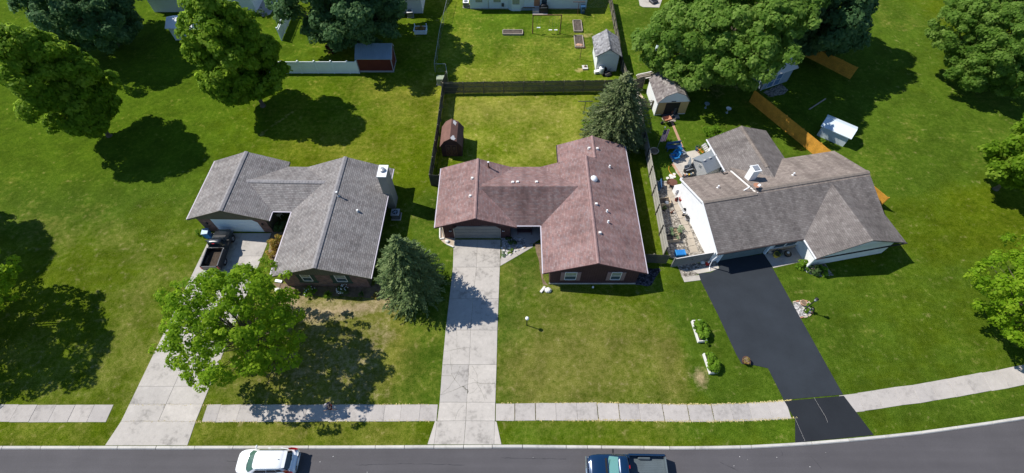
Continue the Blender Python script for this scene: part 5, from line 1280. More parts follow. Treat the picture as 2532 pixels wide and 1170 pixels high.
def pickup(label, loc, rz, body, glass_m, L=5.8, hw=1.0, bed_m=None, cargo=None):
    root = thing('pickup_truck', label, 'pickup', loc, rz); f = -L/2; s_ = hw
    xw = f+L*.245; xb = f+L*.515; xe = f+L
    m = MB(); loft_half(m, body_rows([(f+.0,.72*s_,.50,.62,.92,0),(f+.08,.84*s_,.42,.65,1.0,.01),(f+.3,.93*s_,.38,.7,1.06,.03),(f+.8,.98*s_,.36,.72,1.11,.06),(xw,.985*s_,.36,.72,1.14,.06),(xw+.6,.99*s_,.36,.72,1.16,.03),(xb,.99*s_,.36,.72,1.17,.02)])); m.build('body', body, root, smooth=True)
    cb = Cabin((xw-.02,xb-.02,.93*s_,1.10),(xw+L*.125,xb-.16,.73*s_,1.76), .05, 5.)
    cb.shell('cab', body, root); cb.end_pane('windshield', glass_m, root, True, .10, .93, .88); cb.end_pane('rear_window', M['glass_dark'], root, False, .2, .8, .7)
    for sg in (1, -1):
        cb.side_pane('side_window', M['glass_dark'], root, sg, .28, .86, .16, .86)
        MB().obox((xw+.45,sg*(hw+.16),1.24), .10,.24,.17).cyl((xw+.45,sg*(hw-.1),1.17),(xw+.45,sg*(hw+.08),1.2),.03,.03,6).build('mirror', M['black'], root, bevel=.02)
        MB().box(xb+.01,xe-.06,hw-.14 if sg > 0 else -hw,hw if sg > 0 else -hw+.14,.45,1.24).build('bed_side', body, root, bevel=.03)
        MB().obox((xb+1.15+(.1 if L > 5 else 0),sg*(hw-.24),.82), .95,.22,.30).build('wheel_hump', bed_m, root, bevel=.07)
        MB().box(f+.02,f+.10,sg*.6*s_-.14,sg*.6*s_+.14,.78,.93).build('headlight', M['lamp_clear'], root)
        MB().box(xe-.06,xe+.01,sg*(hw-.11)-.06,sg*(hw-.11)+.06,.75,1.1).build('tail_lamp', M['lamp_red'], root)
    MB().box(xb+.01,xb+.07,-hw+.14,hw-.14,.5,1.22).build('bed_front', body, root); tg = MB().box(xe-.1,xe-.01,-hw+.16,hw-.16,.55,1.2).build('tailgate', bed_m if L > 5 else body, root, bevel=.02)
    fl = MB().box(xb+.07,xe-.1,-hw+.14,hw-.14,.55,.70).build('bed_floor', bed_m, root)
    n = 14; b = MB()
    for i in range(n): y = -hw+.22+i*(2*hw-.44)/(n-1); b.box(xb+.08,xe-.11,y-.032,y+.032,.70,.715)
    stuff(b.build('bed_rib', bed_m, root))
    MB().box(xb-.12,xb-.09+.03,-.11,.11,1.70,1.735).build('brake_light', M['lamp_red'], root)
    MB().tube([(f-.05,-.85*s_,.55),(f-.08,0,.55),(f-.05,.85*s_,.55)], .09).build('front_bumper', M['chrome'], root); MB().tube([(xe+.06,-.85*s_,.5),(xe+.06,.85*s_,.5)], .07).build('rear_bumper', M['chrome'], root)
    MB().obox((xw-.12,0,1.185), .16,1.3*s_,.02).build('cowl', M['black'], root); MB().tube([(xw-.02,-.1,1.2),(xw+.15,.55*s_,1.32)], .012).build('wiper', M['black'], root)
    if cargo: cargo(root, xb, xe, hw)
    wheels(root, (f+L*.165, f+L*.165+L*.6), hw-.03, .38 if L > 5 else .34)
    return root
c = at(1550, 1120, 1.2)
pickup('glossy dark blue pickup truck with an empty ribbed bed parked on the road', (c.x, c.y-1.02, -.1), R(-1.0), M['truck_blue'], M['glass_teal'], 5.85, 1.0, M['bed_liner'])
def cargo(root, xb, xe, hw): MB().obox((xb+.8,0,.78), 1.2,1.1,.14).build('plywood_sheet', M['brown_trim'], root)
pickup('faded black small pickup truck nose in on the left driveway', (-28.5, 24.9, .03), R(-90)+R(1.5), M['truck_dark'], M['glass_dark'], 4.45, .86, M['mulch'], None)

# ------------------------------------------------------------------ the walker on the pavement
def skin_mesh(name, verts, edges, m, parent, levels=1):
    me = bpy.data.meshes.new(name); me.from_pydata([v[:3] for v in verts], edges, [])
    o = link(name, me, m, parent); md = o.modifiers.new('skin', 'SKIN'); md.use_smooth_shade = True
    for i, v in enumerate(verts):
        r = v[3] if isinstance(v[3], tuple) else (v[3], v[3]); me.skin_vertices[0].data[i].radius = r
    me.skin_vertices[0].data[0].use_root = True
    s_ = o.modifiers.new('sub', 'SUBSURF'); s_.levels = levels; s_.render_levels = levels
    return o
def person():
    p = at(824, 1014); root = thing('person', 'person in a navy top and dark red shorts walking along the shaded pavement', 'person', (p.x, p.y, .03), R(8))
    # heading -x; mid stride
    V = [(0,0,.95,(.15,.11)),(-.02,0,1.15,(.15,.10)),(-.04,0,1.36,(.18,.11)),(-.05,0,1.48,.06),(-.06,0,1.56,.055),
         (0,.09,.90,.095),(-.16,.10,.50,.062),(-.22,.10,.10,.042),(-.36,.10,.04,.036),
         (0,-.09,.90,.095),(.12,-.10,.50,.062),(.34,-.10,.16,.042),(.30,-.10,.05,.036),
         (-.04,.21,1.40,.062),(.10,.26,1.14,.045),(.02,.27,.90,.034),(-.02,.27,.84,.034),
         (-.04,-.21,1.40,.062),(-.10,-.27,1.14,.045),(-.30,-.25,1.00,.034),(-.36,-.245,.98,.034)]
    E_ = [(0,1),(1,2),(2,3),(3,4),(0,5),(5,6),(6,7),(7,8),(0,9),(9,10),(10,11),(11,12),(2,13),(13,14),(14,15),(15,16),(2,17),(17,18),(18,19),(19,20)]
    for b, d, sg in ((16,(-.03,0,-1),1),(20,(-1,.0,-.25),-1)):
        d = Vector(d).normalized(); o = Vector(V[b][:3])
        for i, ln in enumerate((.075,.085,.08,.065)):
            q = o+Vector((0,(i-1.5)*.02,0))+d*.03; a_ = q+d*ln*.55; c_ = q+d*ln+Vector((-.012,0,.0)); k_ = len(V)
            V += [(q.x,q.y,q.z,.011),(a_.x,a_.y,a_.z,.010),(c_.x,c_.y,c_.z,.008)]; E_ += [(b,k_),(k_,k_+1),(k_+1,k_+2)]
        q = o+Vector((0,-sg*.035,0))+d*.02; k_ = len(V); V += [(q.x,q.y,q.z,.011),(q.x+d.x*.045-.01,q.y-sg*.015,q.z+d.z*.045,.009)]; E_ += [(b,k_),(k_,k_+1)]
    body = skin_mesh('body', V, E_, M['skin'], root)
    hd = MB().ball((-.09,0,1.66), .105,.085,.125, 14).ball((-.195,0,1.655), .022,.018,.03, 6).ball((-.05,.088,1.66), .02,.015,.035, 6).ball((-.05,-.088,1.66), .02,.015,.035, 6).build('head', M['skin'], root, smooth=True)
    MB().ball((-.178,.034,1.685), .012,.014,.009, 6).ball((-.178,-.034,1.685), .012,.014,.009, 6).build('eye', M['black'], hd); MB().ball((-.182,0,1.605), .010,.026,.007, 6).build('mouth', M['maroon_cloth'], hd)
    MB().ball((-.06,0,1.70), .112,.096,.115, 14).build('hair', M['grey_hair'], root, smooth=True)
    SV = [(0,0,.98,(.175,.125)),(-.02,0,1.15,(.17,.12)),(-.04,0,1.36,(.20,.125)),(-.05,0,1.46,.085),(-.04,.21,1.40,.078),(.04,.245,1.22,.064),(-.04,-.21,1.40,.078),(-.08,-.255,1.22,.064)]
    skin_mesh('shirt', SV, [(0,1),(1,2),(2,3),(2,4),(4,5),(2,6),(6,7)], M['navy_cloth'], root)
    skin_mesh('shorts', [(0,0,.96,(.17,.125)),(0,.095,.86,.118),(-.09,.10,.60,.098),(0,-.095,.86,.118),(.08,-.10,.60,.098)], [(0,1),(1,2),(0,3),(3,4)], M['maroon_cloth'], root)
    MB().ball((-.29,.10,.05), .135,.05,.05, 10).build('shoe', M['shoe'], root, smooth=True); MB().obox((.30,-.10,.10), .10,.09,.25, 0, 0, R(-25)).build('shoe', M['shoe'], root, bevel=.03)
person()

# ------------------------------------------------------------------ yard things
def Tt(name, label, cat, px, py, rz=0., z=0., group=None):
    p = at(px, py); return thing(name, label, cat, (p.x, p.y, z), rz, group)
def ac_unit(label, px, py, rz, m=M['galv'], s=.82, h=.8):
    T = Tt('air_conditioner', label, 'air conditioner', px, py, rz)
    MB().box(-s/2-.08,s/2+.08,-s/2-.08,s/2+.08,-.02,.07).build('pad', M['concrete'], T)
    c = MB().box(-s/2,s/2,-s/2,s/2,.07,h-.06).build('case', M['steel_dark'], T, bevel=.03)
    lid = MB().box(-s/2-.02,s/2+.02,-s/2-.02,s/2+.02,h-.06,h+.01).build('lid', m, T, bevel=.02)
    MB().cyl((0,0,h+.012),(0,0,h+.03),s*.36,s*.36,18).build('fan_guard', M['black'], lid)
    f = MB()
    for i in range(5): a = i*1.2566; f.obox((math.cos(a)*s*.18,math.sin(a)*s*.18,h+.036), s*.3,.07,.008, a)
    f.cyl((0,0,h+.03),(0,0,h+.05),.07,.07,10).build('fan', M['blue_metal'], lid)
    for i in range(4): MB().box(-s/2+.05,s/2-.05,-s/2-.012,-s/2+.01,.15+i*.14,.19+i*.14).build('louvre', M['galv'], c)
    return T
ac_unit('square air conditioner beside the chimney wall of the grey house', 981, 536, 0)
ac_unit('white air conditioner under the corner of the pale walled house', 1015, 40, R(10), M['white'])
ac_unit('white air conditioner at the left end of the pale blue sided house', 1153, 16, 0, M['white'])
def plastic_chair(label, px, py, rz, m):
    T = Tt('garden_chair', label, 'chair', px, py, rz, .02)
    MB().box(-.24,.24,-.24,.22,.40,.44).build('seat', m, T, bevel=.015)
    b = MB()
    for i in range(7):
        a = R(-78+26*i); b.obox((math.sin(a)*.25, .02+math.cos(a)*.24, .64), .07,.02,.42, -a, R(-6))
    b.build('backrest', m, T)
    for s_ in (-1,1): MB().box(s_*.27-.025,s_*.27+.025,-.22,.16,.60,.635).build('armrest', m, T)
    for x in (-.21,.21):
        for y in (-.2,.2): MB().cyl((x*1.1,y*1.1,0),(x,y,.42),.02,.026,6).build('leg', m, T)
plastic_chair('white plastic garden chair on the shaded porch of the grey house', 694, 537, R(160), M['white_warm'])
def cart(label, px, py, rz, m, lid_m, h=1.02, lx=0., emblem=False):
    T = Tt('wheeled_bin', label, 'wheeled bin', px, py, rz)
    b = MB(); n = 4; v = []
    for s_, z in ((.25,.06),(.30,h-.08)):
        v += [(-s_,-s_*1.05,z),(s_,-s_*1.05,z),(s_,s_*1.05,z),(-s_,s_*1.05,z)]
    b.add(v, [(0,3,2,1),(4,5,6,7),(0,1,5,4),(1,2,6,5),(2,3,7,6),(3,0,4,7)]).build('body', m, T, bevel=.03)
    MB().box(-.33,.33,-.36,.34,h-.08,h).build('lid', lid_m, T, bevel=.03)
    for s_ in (-1,1): MB().cyl((s_*.22,.28,.11),(s_*.28,.28,.11),.11,.11,12).build('wheel', M['black'], T)
    MB().cyl((-.24,.38,h-.06),(.24,.38,h-.06),.022,.022,6).build('handle', m, T)
    if emblem:
        e = MB()
        for i in range(3):
            a = R(90+120*i); c = Vector((.095*math.cos(a), 0, .095*math.sin(a))); e.obox((c.x, -.302, .62+c.z), .12,.012,.04, 0, 0, -(a+R(90)))
        e.build('emblem', M['white'], T)
    return T
cart('bright blue wheeled bin with pale lid beside the faded black pickup', 519, 586, R(8), M['blue_bin'], M['blue_metal'])
cart('navy wheeled bin with a small white emblem at the pale blue house corner', 1440, 33, R(4), M['navy_bin'], M['navy_bin'], 1.15, emblem=True)
T = Tt('storage_tote', 'bright blue upturned tote inside the gravel yard by the gate', 'tote', 1679, 631, R(4))
MB().prism([(-.5,-.32),(.5,-.32),(.46,.32),(-.46,.32)], 0, .55).build('body', M['blue_bin'], T, bevel=.05)
for s_ in (-1,1): MB().box(s_*.43-.06,s_*.43+.06,-.34,.30,.50,.585).build('rim', M['blue_paint'], T, bevel=.02)
T = Tt('utility_box', 'green metal utility cabinet at the chain link fence corner', 'utility box', 1091, 206, 0)
MB().box(-.55,.55,-.45,.45,-.02,.08).build('pad', M['concrete'], T); MB().box(-.46,.46,-.38,.38,.08,.86).build('case', M['util_green'], T, bevel=.03); MB().box(-.49,.49,-.41,.41,.86,.93).build('lid', M['util_green'], T, bevel=.03); MB().box(-.01,.01,-.395,-.38,.12,.84).build('door_seam', M['steel_dark'], T)
tag(MB().ball((at(1099,197).x,at(1099,197).y,.16), .13, n=10).build('ball', M['stone_white']), 'small white ball resting behind the green utility cabinet', 'ball')
# T-shaped clothes poles
for label, px, py, h, w_ in (('rusty clothes pole standing by the wall of the pale blue house', 1428, 37, 1.95, 1.7), ('rusty clothes pole between the garden box and white crate', 1434, 146, 1.7, 1.25), ('dark clothes pole left of the bare topped spruce', 1443, 283, 2.0, 1.75), ('clothes pole right behind the red brown roof peak', 1444, 350, 1.9, 1.4)):
    T = Tt('clothes_pole', label, 'clothes pole', px, py, 0, 0, 'T-shaped clothes poles in the back lawns'); m_ = M['rust'] if 'rusty' in label else M['steel_dark']
    MB().cyl((0,0,-.05),(0,0,h),.04,.035,8).build('post', m_, T); MB().obox((0,0,h), w_,.06,.06).build('crossbar', m_, T)
    for s_ in (-.8,-.3,.3,.8): MB().cyl((s_*w_/2,0,h+.03),(s_*w_/2,0,h+.09),.012,.012,5).build('hook', m_, T)
# swing set
T = thing('swing_set', 'rusty brown goalpost swing frame with white swings on the bright lawn', 'swing', (4.77, 60.93, 0))
for s_ in (-1,1): MB().cyl((s_*1.9,0,-.05),(s_*1.93,0,2.75),.07,.06,8).build('post', M['rust'], T)
MB().cyl((-2.0,0,2.75),(2.0,0,2.75),.075,.075,8).build('beam', M['rust'], T)
for x, kind in ((-1.1,'trapeze'),(.55,'swing'),(1.3,'swing')):
    sw = MB().obox((x,0,.55 if kind == 'swing' else .9), .48,.18,.03).build('swing_seat', M['white'] if kind == 'swing' else M['pale_siding'], T)
    for s_ in (-1,1): MB().cyl((x+s_*.22,0,.55),(x+s_*.22,0,2.7),.010,.010,4).build('chain', M['galv'], sw)
# timber garden boxes
for label, c, sx, sy in (('wide low timber garden box of dark soil left of the swing frame', (.1,61.0), 2.75, .95), ('timber garden box of dark soil behind the swing frame', (9.25,62.5), 1.15, 2.6), ('timber garden box nearest the rusty clothes pole', (9.17,58.9), 1.15, 2.6)):
    T = thing('garden_box', label, 'garden box', (*c, 0), 0, 'timber framed garden boxes on the bright lawn')
    for s_ in (-1,1): MB().box(-sx/2,sx/2,s_*sy/2-.05,s_*sy/2+.05,0,.24).build('board', M['wood_grey'], T); MB().box(s_*sx/2-.05,s_*sx/2+.05,-sy/2+.051,sy/2-.051,0,.235).build('board', M['wood_grey'], T)
    m = MB(); n = 10; vs = [(-sx/2+.05+(sx-.1)*i/n, -sy/2+.05+(sy-.1)*j/n, .15+random.uniform(-.03,.05)) for j in range(n+1) for i in range(n+1)]
    m.add(vs, [(j*(n+1)+i, j*(n+1)+i+1, (j+1)*(n+1)+i+1, (j+1)*(n+1)+i) for j in range(n) for i in range(n)]).build('soil', M['garden_soil'], T, smooth=True)
    if 'nearest' in label: MB().ball((0,-sy/2+.45,.2), .5,.3,.1, 10, .2).build('straw_mulch', M['brick_path'], T)
# white raised planter on the shaded lawn
T = thing('raised_planter', 'white raised planter box with tall back posts on the shaded lawn', 'planter', (-12.75, 61.25, 0))
MB().box(-.85,.85,-.55,.55,0,.5).build('box', M['vinyl'], T)
for s_ in (-1,1): MB().box(s_*.82-.05,s_*.82+.05,.47,.6,0,.95).build('post', M['vinyl'], T); MB().box(s_*.85-.05,s_*.85+.05,-.6,.6,.5,.58).build('rim', M['vinyl'], T)
for s_ in (-1,1): MB().box(-.8,.8,s_*.55-.05,s_*.55+.05,.5,.575).build('rim', M['vinyl'], T)
MB().box(-.79,.79,-.5,.5,.44,.53).build('soil', M['soil'], T)
P, N, s_, t, _ = crown_cloud((0,0,.6), (.6,.4,.15), RD, 10, .22, 22, .13); leaf_mesh('plants', P, N, s_, s_*.6, t, M['gold_shrub'], T)
# grill, step things by the pale blue house
T = Tt('grill', 'black covered grill beside the back door of the pale blue house', 'grill', 1345, 30, 0)
MB().box(-.7,.6,-.35,.35,0,.85).build('cover', M['black'], T, bevel=.08); MB().ball((-.05,0,.95), .55,.36,.32, 14).build('hood', M['black'], T, smooth=True); MB().cyl((-.5,-.4,.9),(.4,-.4,.9),.02,.02,6).build('handle', M['galv'], T)
for i, x in enumerate((1340, 1347)):
    q = at(x, 30); tag(MB().lathe((q.x,q.y-.15,.02), [(.10,0),(.15,.05),(.16,.25),(.10,.36),(.05,.42)], 10).build('gas_bottle', M['white']), 'white gas bottle on the patio, the '+('left' if i == 0 else 'right')+' one of two before the covered grill', 'gas bottle', 'pair of white gas bottles by the grill')
q = at(1306,24); T = thing('plant_trough', 'low blue grey plant trough by the bay window wall', 'planter', (q.x,q.y,0)); MB().box(-1.0,1.0,-.2,.2,0,.3).build('trough', M['blue_metal'], T); MB().box(-.95,.95,-.15,.15,.28,.33).build('soil', M['soil'], T)
# by the tall white shed
T = Tt('barrel', 'white plastic barrel at the foot of the tall white shed', 'barrel', 1486, 181); MB().lathe((0,0,0), [(.28,0),(.33,.1),(.35,.45),(.33,.8),(.28,.9),(.05,.9)], 16).build('body', M['white'], T, smooth=True); MB().lathe((0,0,.9), [(.12,0),(.12,.05)], 10).build('cap', M['galv'], T); MB().lathe((0,0,.42), [(.355,0),(.362,.03),(.355,.06)], 16).build('band', M['galv'], T)
T = Tt('storage_box', 'small white box leaning by the barrel', 'box', 1475, 181, R(15)); MB().box(-.3,.3,-.22,.22,0,.32).build('body', M['white_warm'], T, bevel=.02); MB().box(-.32,.32,-.24,.24,.32,.38).build('lid', M['white'], T, bevel=.015)
T = Tt('wheelbarrow', 'black upturned wheelbarrow among clutter by the tall white shed', 'wheelbarrow', 1502, 184, R(30)); MB().lathe((0,0,.05), [(.62,0),(.55,.16),(.35,.26),(.05,.27)], 12).build('tray', M['black'], T); 
for s_ in (-1,1): MB().tube([(-.3,s_*.2,.36),(.9,s_*.3,.42)], .025).build('handle', M['wood_grey'], T)
MB().cyl((-.7,-.05,.25),(-.7,.05,.25),.2,.2,14).build('wheel', M['rubber'], T)
T = Tt('bag', 'black bin bag against the tall white shed', 'bag', 1494, 176); MB().ball((0,0,.28), .35,.3,.32, 10, .12).build('sack', M['black'], T, smooth=True); MB().cyl((0,0,.55),(.05,0,.7),.05,.09,7).build('knot', M['black'], T)
T = Tt('pallet', 'small white slatted crate beside the straw patch', 'crate', 1446, 169, R(3))
for i in range(5): MB().box(-.35,.35,-.38+i*.16,-.27+i*.16,.16,.2).build('slat', M['white_warm'], T)
for x in (-.3,0,.3): MB().box(x-.04,x+.04,-.38,.4,0,.16).build('bearer', M['wood_grey'], T)
MB().ball((.05,.05,.28), .2,.15,.12, 8, .15).build('soil_heap', M['soil'], T)
# lumber by the gambrel shed
T = Tt('lumber_rack', 'weathered timbers stacked on end rails behind the white gambrel shed', 'lumber', 1596, 196, R(18))
for i in range(7): MB().obox((0, (i%4)*.3-.4, .5+.35*(i//4)+random.uniform(-.04,.04)), 2.4,.12,.1, random.uniform(-.08,.08)).build('timber', M['wood_grey'] if i % 3 else M['white_warm'], T)
for s_ in (-.9,.9): MB().box(s_-.05,s_+.05,-.6,.7,0,.45).build('bearer', M['fence_post'], T)
tag(MB().obox((at(1583,237).x,at(1583,237).y,.12), .3,2.2,.05, R(20)).build('plank', M['wood_pale']), 'pale plank lying in the grass beside the spruce', 'plank')
tag(MB().obox((at(1611,233).x,at(1611,233).y,.35), .7,1.1,.04, R(15), R(30)).build('plywood_sheet', M['wood_pale']), 'tan plywood sheet leaning by the white gambrel shed wall', 'plywood')
# orange wheelbarrow
T = Tt('wheelbarrow', 'orange wheelbarrow tipped at the head of the brick path', 'wheelbarrow', 1646, 304, R(200))
MB().add([(-.5,-.32,.75),(.5,-.36,.8),(.5,.36,.8),(-.5,.32,.75),(-.3,-.2,.42),(.28,-.2,.42),(.28,.2,.42),(-.3,.2,.42)], [(4,7,6,5),(0,1,5,4),(1,2,6,5),(2,3,7,6),(3,0,4,7)]).build('tray', M['orange'], T)
MB().add([(-.48,-.30,.755),(.48,-.34,.80),(.48,.34,.80),(-.48,.30,.755),(-.29,-.19,.44),(.27,-.19,.44),(.27,.19,.44),(-.29,.19,.44)], [(4,5,6,7),(0,4,5,1),(1,5,6,2),(2,6,7,3),(3,7,4,0)]).build('tray_lining', M['terracotta'], T)
MB().cyl((.55,-.05,.2),(.55,.05,.2),.2,.2,14).build('wheel', M['rubber'], T)
for s_ in (-1,1): MB().tube([(.55,s_*.08,.2),(-.3,s_*.22,.45),(-1.0,s_*.3,.7)], .025).build('handle', M['wood_grey'], T); MB().tube([(-.3,s_*.2,.45),(-.35,s_*.22,0)], .022).build('leg', M['steel_dark'], T)
# flag
T = Tt('flag_pole', 'slim pole with a red and white striped flag beside the grey fence', 'flag', 1625, 367, R(20))
MB().cyl((0,0,0),(.05,0,3.2),.025,.018,8).build('pole', M['galv'], T); MB().ball((.05,0,3.25), .07, n=10).build('finial', M['white'], T)
fl = MB().add([(.06,-.008,.95),(.09,-.008,2.85),(.09,.008,2.85),(.06,.008,.95)], [(0,1,2,3)]).build('flag_sleeve', M['white'], T)
for i in range(13):
    m_ = M['red'] if i % 2 == 0 else M['white']; x0, x1 = .07+i*.058, .07+(i+1)*.058; z0 = 1.0+(.0); zt = 2.75
    if i >= 6: pass
    w0, w1 = .05*math.sin(i*.9), .05*math.sin((i+1)*.9)
    top = zt if i > 6 else zt-.68
    MB().add([(x0,w0,z0-.03*i*.3),(x1,w1,z0-.03*(i+1)*.3),(x1,w1,top),(x0,w0,top),(x0,w0+.006,z0-.03*i*.3),(x1,w1+.006,z0-.03*(i+1)*.3),(x1,w1+.006,top),(x0,w0+.006,top)], [(0,1,2,3),(5,4,7,6),(0,4,5,1),(2,6,7,3)]).build('stripe', m_, T)
cn = MB()
for i in range(7):
    x0, x1 = .07+i*.058, .07+(i+1)*.058; w0, w1 = .05*math.sin(i*.9), .05*math.sin((i+1)*.9)
    cn.add([(x0,w0,2.07),(x1,w1,2.07),(x1,w1,2.75),(x0,w0,2.75),(x0,w0+.006,2.07),(x1,w1+.006,2.07),(x1,w1+.006,2.75),(x0,w0+.006,2.75)], [(0,1,2,3),(5,4,7,6)])
cn = cn.build('canton', M['navy_cloth'], T); st = MB()
for i in range(7):
    for j in range(5): x = .09+i*.055; y = .05*math.sin((i+.5)*.9); st.obox((x, y-.008, 2.14+j*.13), .022,.006,.022)
stuff(st.build('star', M['white'], cn))
q = at(1622,371); T = thing('stone_planter', 'round stone planter at the foot of the flag pole', 'planter', (q.x-.3,q.y-.35,0)); MB().lathe((0,0,0), [(.4,0),(.5,.25),(.52,.3),(.44,.3),(.42,.22)], 14).build('bowl', M['stone_tan'], T); MB().lathe((0,0,.2), [(.42,0),(.42,.05),(.05,.06)], 12).build('soil', M['soil'], T)
# blue bench and lounge chairs on the patio
T = Tt('garden_bench', 'dull blue wooden bench in the tree shade at the patio edge', 'bench', 1664, 369, R(10))
for i in range(4): MB().box(-.85,.85,-.28+i*.14,-.17+i*.14,.42,.46).build('slat', M['blue_paint2'], T)
for i in range(3): MB().box(-.85,.85,.27,.31,.56+i*.14,.67+i*.14).build('back_slat', M['blue_paint2'], T)
for s_ in (-.78,.78):
    for y in (-.24,.28): MB().box(s_-.04,s_+.04,y-.04,y+.04,0,.9 if y > 0 else .42).build('leg', M['blue_paint2'], T)
    MB().box(s_-.05,s_+.05,-.28,.28,.62,.66).build('armrest', M['blue_paint2'], T)
def adirondack(label, px, py, rz, m):
    T = Tt('garden_chair', label, 'chair', px, py, rz, .03, None)
    for i in range(4): MB().obox((0,-.25+i*.14,.36-.03*i), .52,.12,.022, 0, R(-10)).build('seat_slat', m, T)
    for i in range(5): MB().obox((-.22+i*.11, .36, .62), .095,.022,.74+.06*(2-abs(i-2)), 0, R(-18)).build('back_slat', m, T)
    for s_ in (-1,1):
        MB().box(s_*.36-.07,s_*.36+.07,-.38,.36,.56,.585).build('armrest', m, T); MB().box(s_*.32-.03,s_*.32+.03,-.36,-.28,0,.56).build('leg', m, T); MB().obox((s_*.28,.2,.18), .05,.75,.06, 0, R(-14)).build('leg', m, T)
adirondack('bright blue slatted garden chair nearest the brick path', 1672, 386, R(-40), M['blue_paint'])
adirondack('bright blue slatted garden chair at the left corner of the patio', 1666, 394, R(-75), M['blue_paint'])
q = at(1686,384); T = thing('side_table', 'small grey square table beside the bright blue chairs', 'table', (q.x,q.y,.03), R(30)); MB().box(-.32,.32,-.32,.32,.42,.45).build('tabletop', M['poly_grey'], T)
for x in (-.27,.27):
    for y in (-.27,.27): MB().box(x-.02,x+.02,y-.02,y+.02,0,.42).build('leg', M['poly_grey'], T)
def pot(label, px, py, r, h, m, plant=None, n=60, ph=.35, soil='soil', z=.03, flowers=None, leaf=.11):
    T = Tt('plant_pot', label, 'plant pot', px, py, 0, z)
    MB().lathe((0,0,0), [(r*.72,0),(r,h*.88),(r*1.06,h*.9),(r*1.06,h),(r*.9,h),(r*.88,h*.85)], 14).build('pot', m, T)
    MB().lathe((0,0,h*.8), [(r*.89,0),(r*.89,h*.06),(r*.1,h*.08)], 12).build('soil', M[soil], T)
    if plant:
        P, N, s_, t, _ = crown_cloud((0,0,h+ph*.4), (r*1.1,r*1.1,ph*.5), RD, 8, r*.5, max(8, n//8), leaf); stuff(leaf_mesh('plant', P, N, s_, s_*.6, t, plant, T))
    if flowers:
        f = MB()
        for _ in range(10): a = random.uniform(0,6.28); q = r*math.sqrt(random.random()); f.ball((q*math.cos(a),q*math.sin(a),h+ph*.85), .05,.05,.04, 6)
        f.build('flower', flowers, T)
    return T
pot('dark blue glazed pot with dark foliage at the back of the patio', 1723, 372, .26, .42, M['navy_bin'], M['dull_shrub'], 80)
pot('pot of orange flowers in the middle of the patio rim row', 1728, 377, .2, .25, M['terracotta'], M['shrub'], 50, .25, flowers=M['flower_mix'])
pot('pot of orange flowers nearest the grey resin shed', 1733, 382, .22, .25, M['terracotta'], M['shrub'], 50, .25, flowers=M['flower_mix'])
pot('terracotta pot with a plant at the end of the blue bench', 1671, 362, .2, .3, M['terracotta'], M['pale_shrub'], 50, .35)
T = Tt('lounge_chair', 'white folded lounge chair leaning by the house window', 'lounge chair', 1742, 378, R(35))
for i in range(6): MB().obox((0,-.5+i*.2,.35+.1*i), .62,.17,.03, 0, R(27)).build('slat', M['white_warm'], T)
for s_ in (-1,1): MB().obox((s_*.33,0,.60), .04,1.3,.05, 0, R(27)).build('rail', M['wood_grey'], T); MB().box(s_*.3-.02,s_*.3+.02,-.5,-.46,0,.32).build('leg', M['wood_grey'], T); MB().box(s_*.3-.02,s_*.3+.02,.46,.5,0,.78).build('leg', M['wood_grey'], T)
T = Tt('grill', 'black barrel grill with open grey lid on the patio', 'grill', 1697, 432, R(20), .03)
MB().cyl((-.45,0,.72),(.45,0,.72),.25,.25,14).build('firebox', M['black'], T); MB().obox((0,.28,1.05), .9,.06,.45, 0, R(-20)).build('lid', M['poly_grey'], T, bevel=.02); MB().box(-.42,.42,-.2,.2,.93,.95).build('grate', M['galv'], T)
for x in (-.4,.4):
    for y in (-.2,.2): MB().cyl((x,y*1.2,0),(x*.9,y,.6),.018,.018,6).build('leg', M['steel_dark'], T)
MB().box(.5,.85,-.22,.22,.75,.78).build('shelf', M['wood_pale'], T); MB().cyl((.65,0,.0),(.65,0,.4),.16,.16,12).build('gas_bottle', M['blue_metal'], T)
T = Tt('patio_shelf', 'low wire shelf of small pots in front of the resin shed', 'shelf', 1699, 441, R(15), .03)
for z in (.12,.5): MB().box(-.6,.6,-.18,.18,z,z+.03).build('shelf', M['steel_dark'], T)
for x in (-.58,.58): MB().box(x-.02,x+.02,-.18,.18,0,.6).build('leg', M['steel_dark'], T)
for i in range(5): MB().lathe((-.48+i*.24,random.uniform(-.05,.05),.53), [(.07,0),(.1,.16),(.08,.16)], 9).build('pot', (M['terracotta'], M['poly_light'], M['yellow'], M['blue_metal'], M['stone_tan'])[i], T)
hp = [Vector((.45*math.cos(a)*(1+.05*math.sin(3*a)), .75*math.sin(a), .03+.01*math.sin(5*a))) for a in np.linspace(.6, 5.2, 26)]; q = at(1664,421)
h_ = MB().tube([tuple(v) for v in hp], .025).build('garden_hose', M['rope']); h_.location = (q.x, q.y, 0); tag(h_, 'orange garden hose looped on the grass at the patio edge', 'hose')
# gravel side yard
T = Tt('tarp', 'dark blue tarpaulin propped in the shade of the yard fence', 'tarpaulin', 1628, 466, R(-8)); MB().obox((0,0,.5), .06,1.2,.95, 0, 0, R(12)).build('sheet', M['blue_paint2'], T); MB().box(-.15,-.1,-.6,.6,0,.08).build('foot', M['wood_grey'], T)
def crate_planter(label, px, py, sx, sy, h, rz, m):
    T = Tt('planter_box', label, 'planter', px, py, rz, .01)
    for s_ in (-1,1): MB().box(-sx/2,sx/2,s_*sy/2-.03,s_*sy/2+.03,0,h).build('board', m, T); MB().box(s_*sx/2-.03,s_*sx/2+.03,-sy/2+.031,sy/2-.031,0,h-.005).build('board', m, T)
    MB().box(-sx/2+.03,sx/2-.03,-sy/2+.03,sy/2-.03,0,h*.75).build('soil', M['garden_soil'], T)
crate_planter('pale timber planter box against the yard fence near its far end', 1639, 503, 1.3, .75, .5, R(8), M['wood_pale'])
crate_planter('open pale timber box in front of the round black pot', 1659, 592, 1.35, .75, .5, R(8), M['wood_pale'])
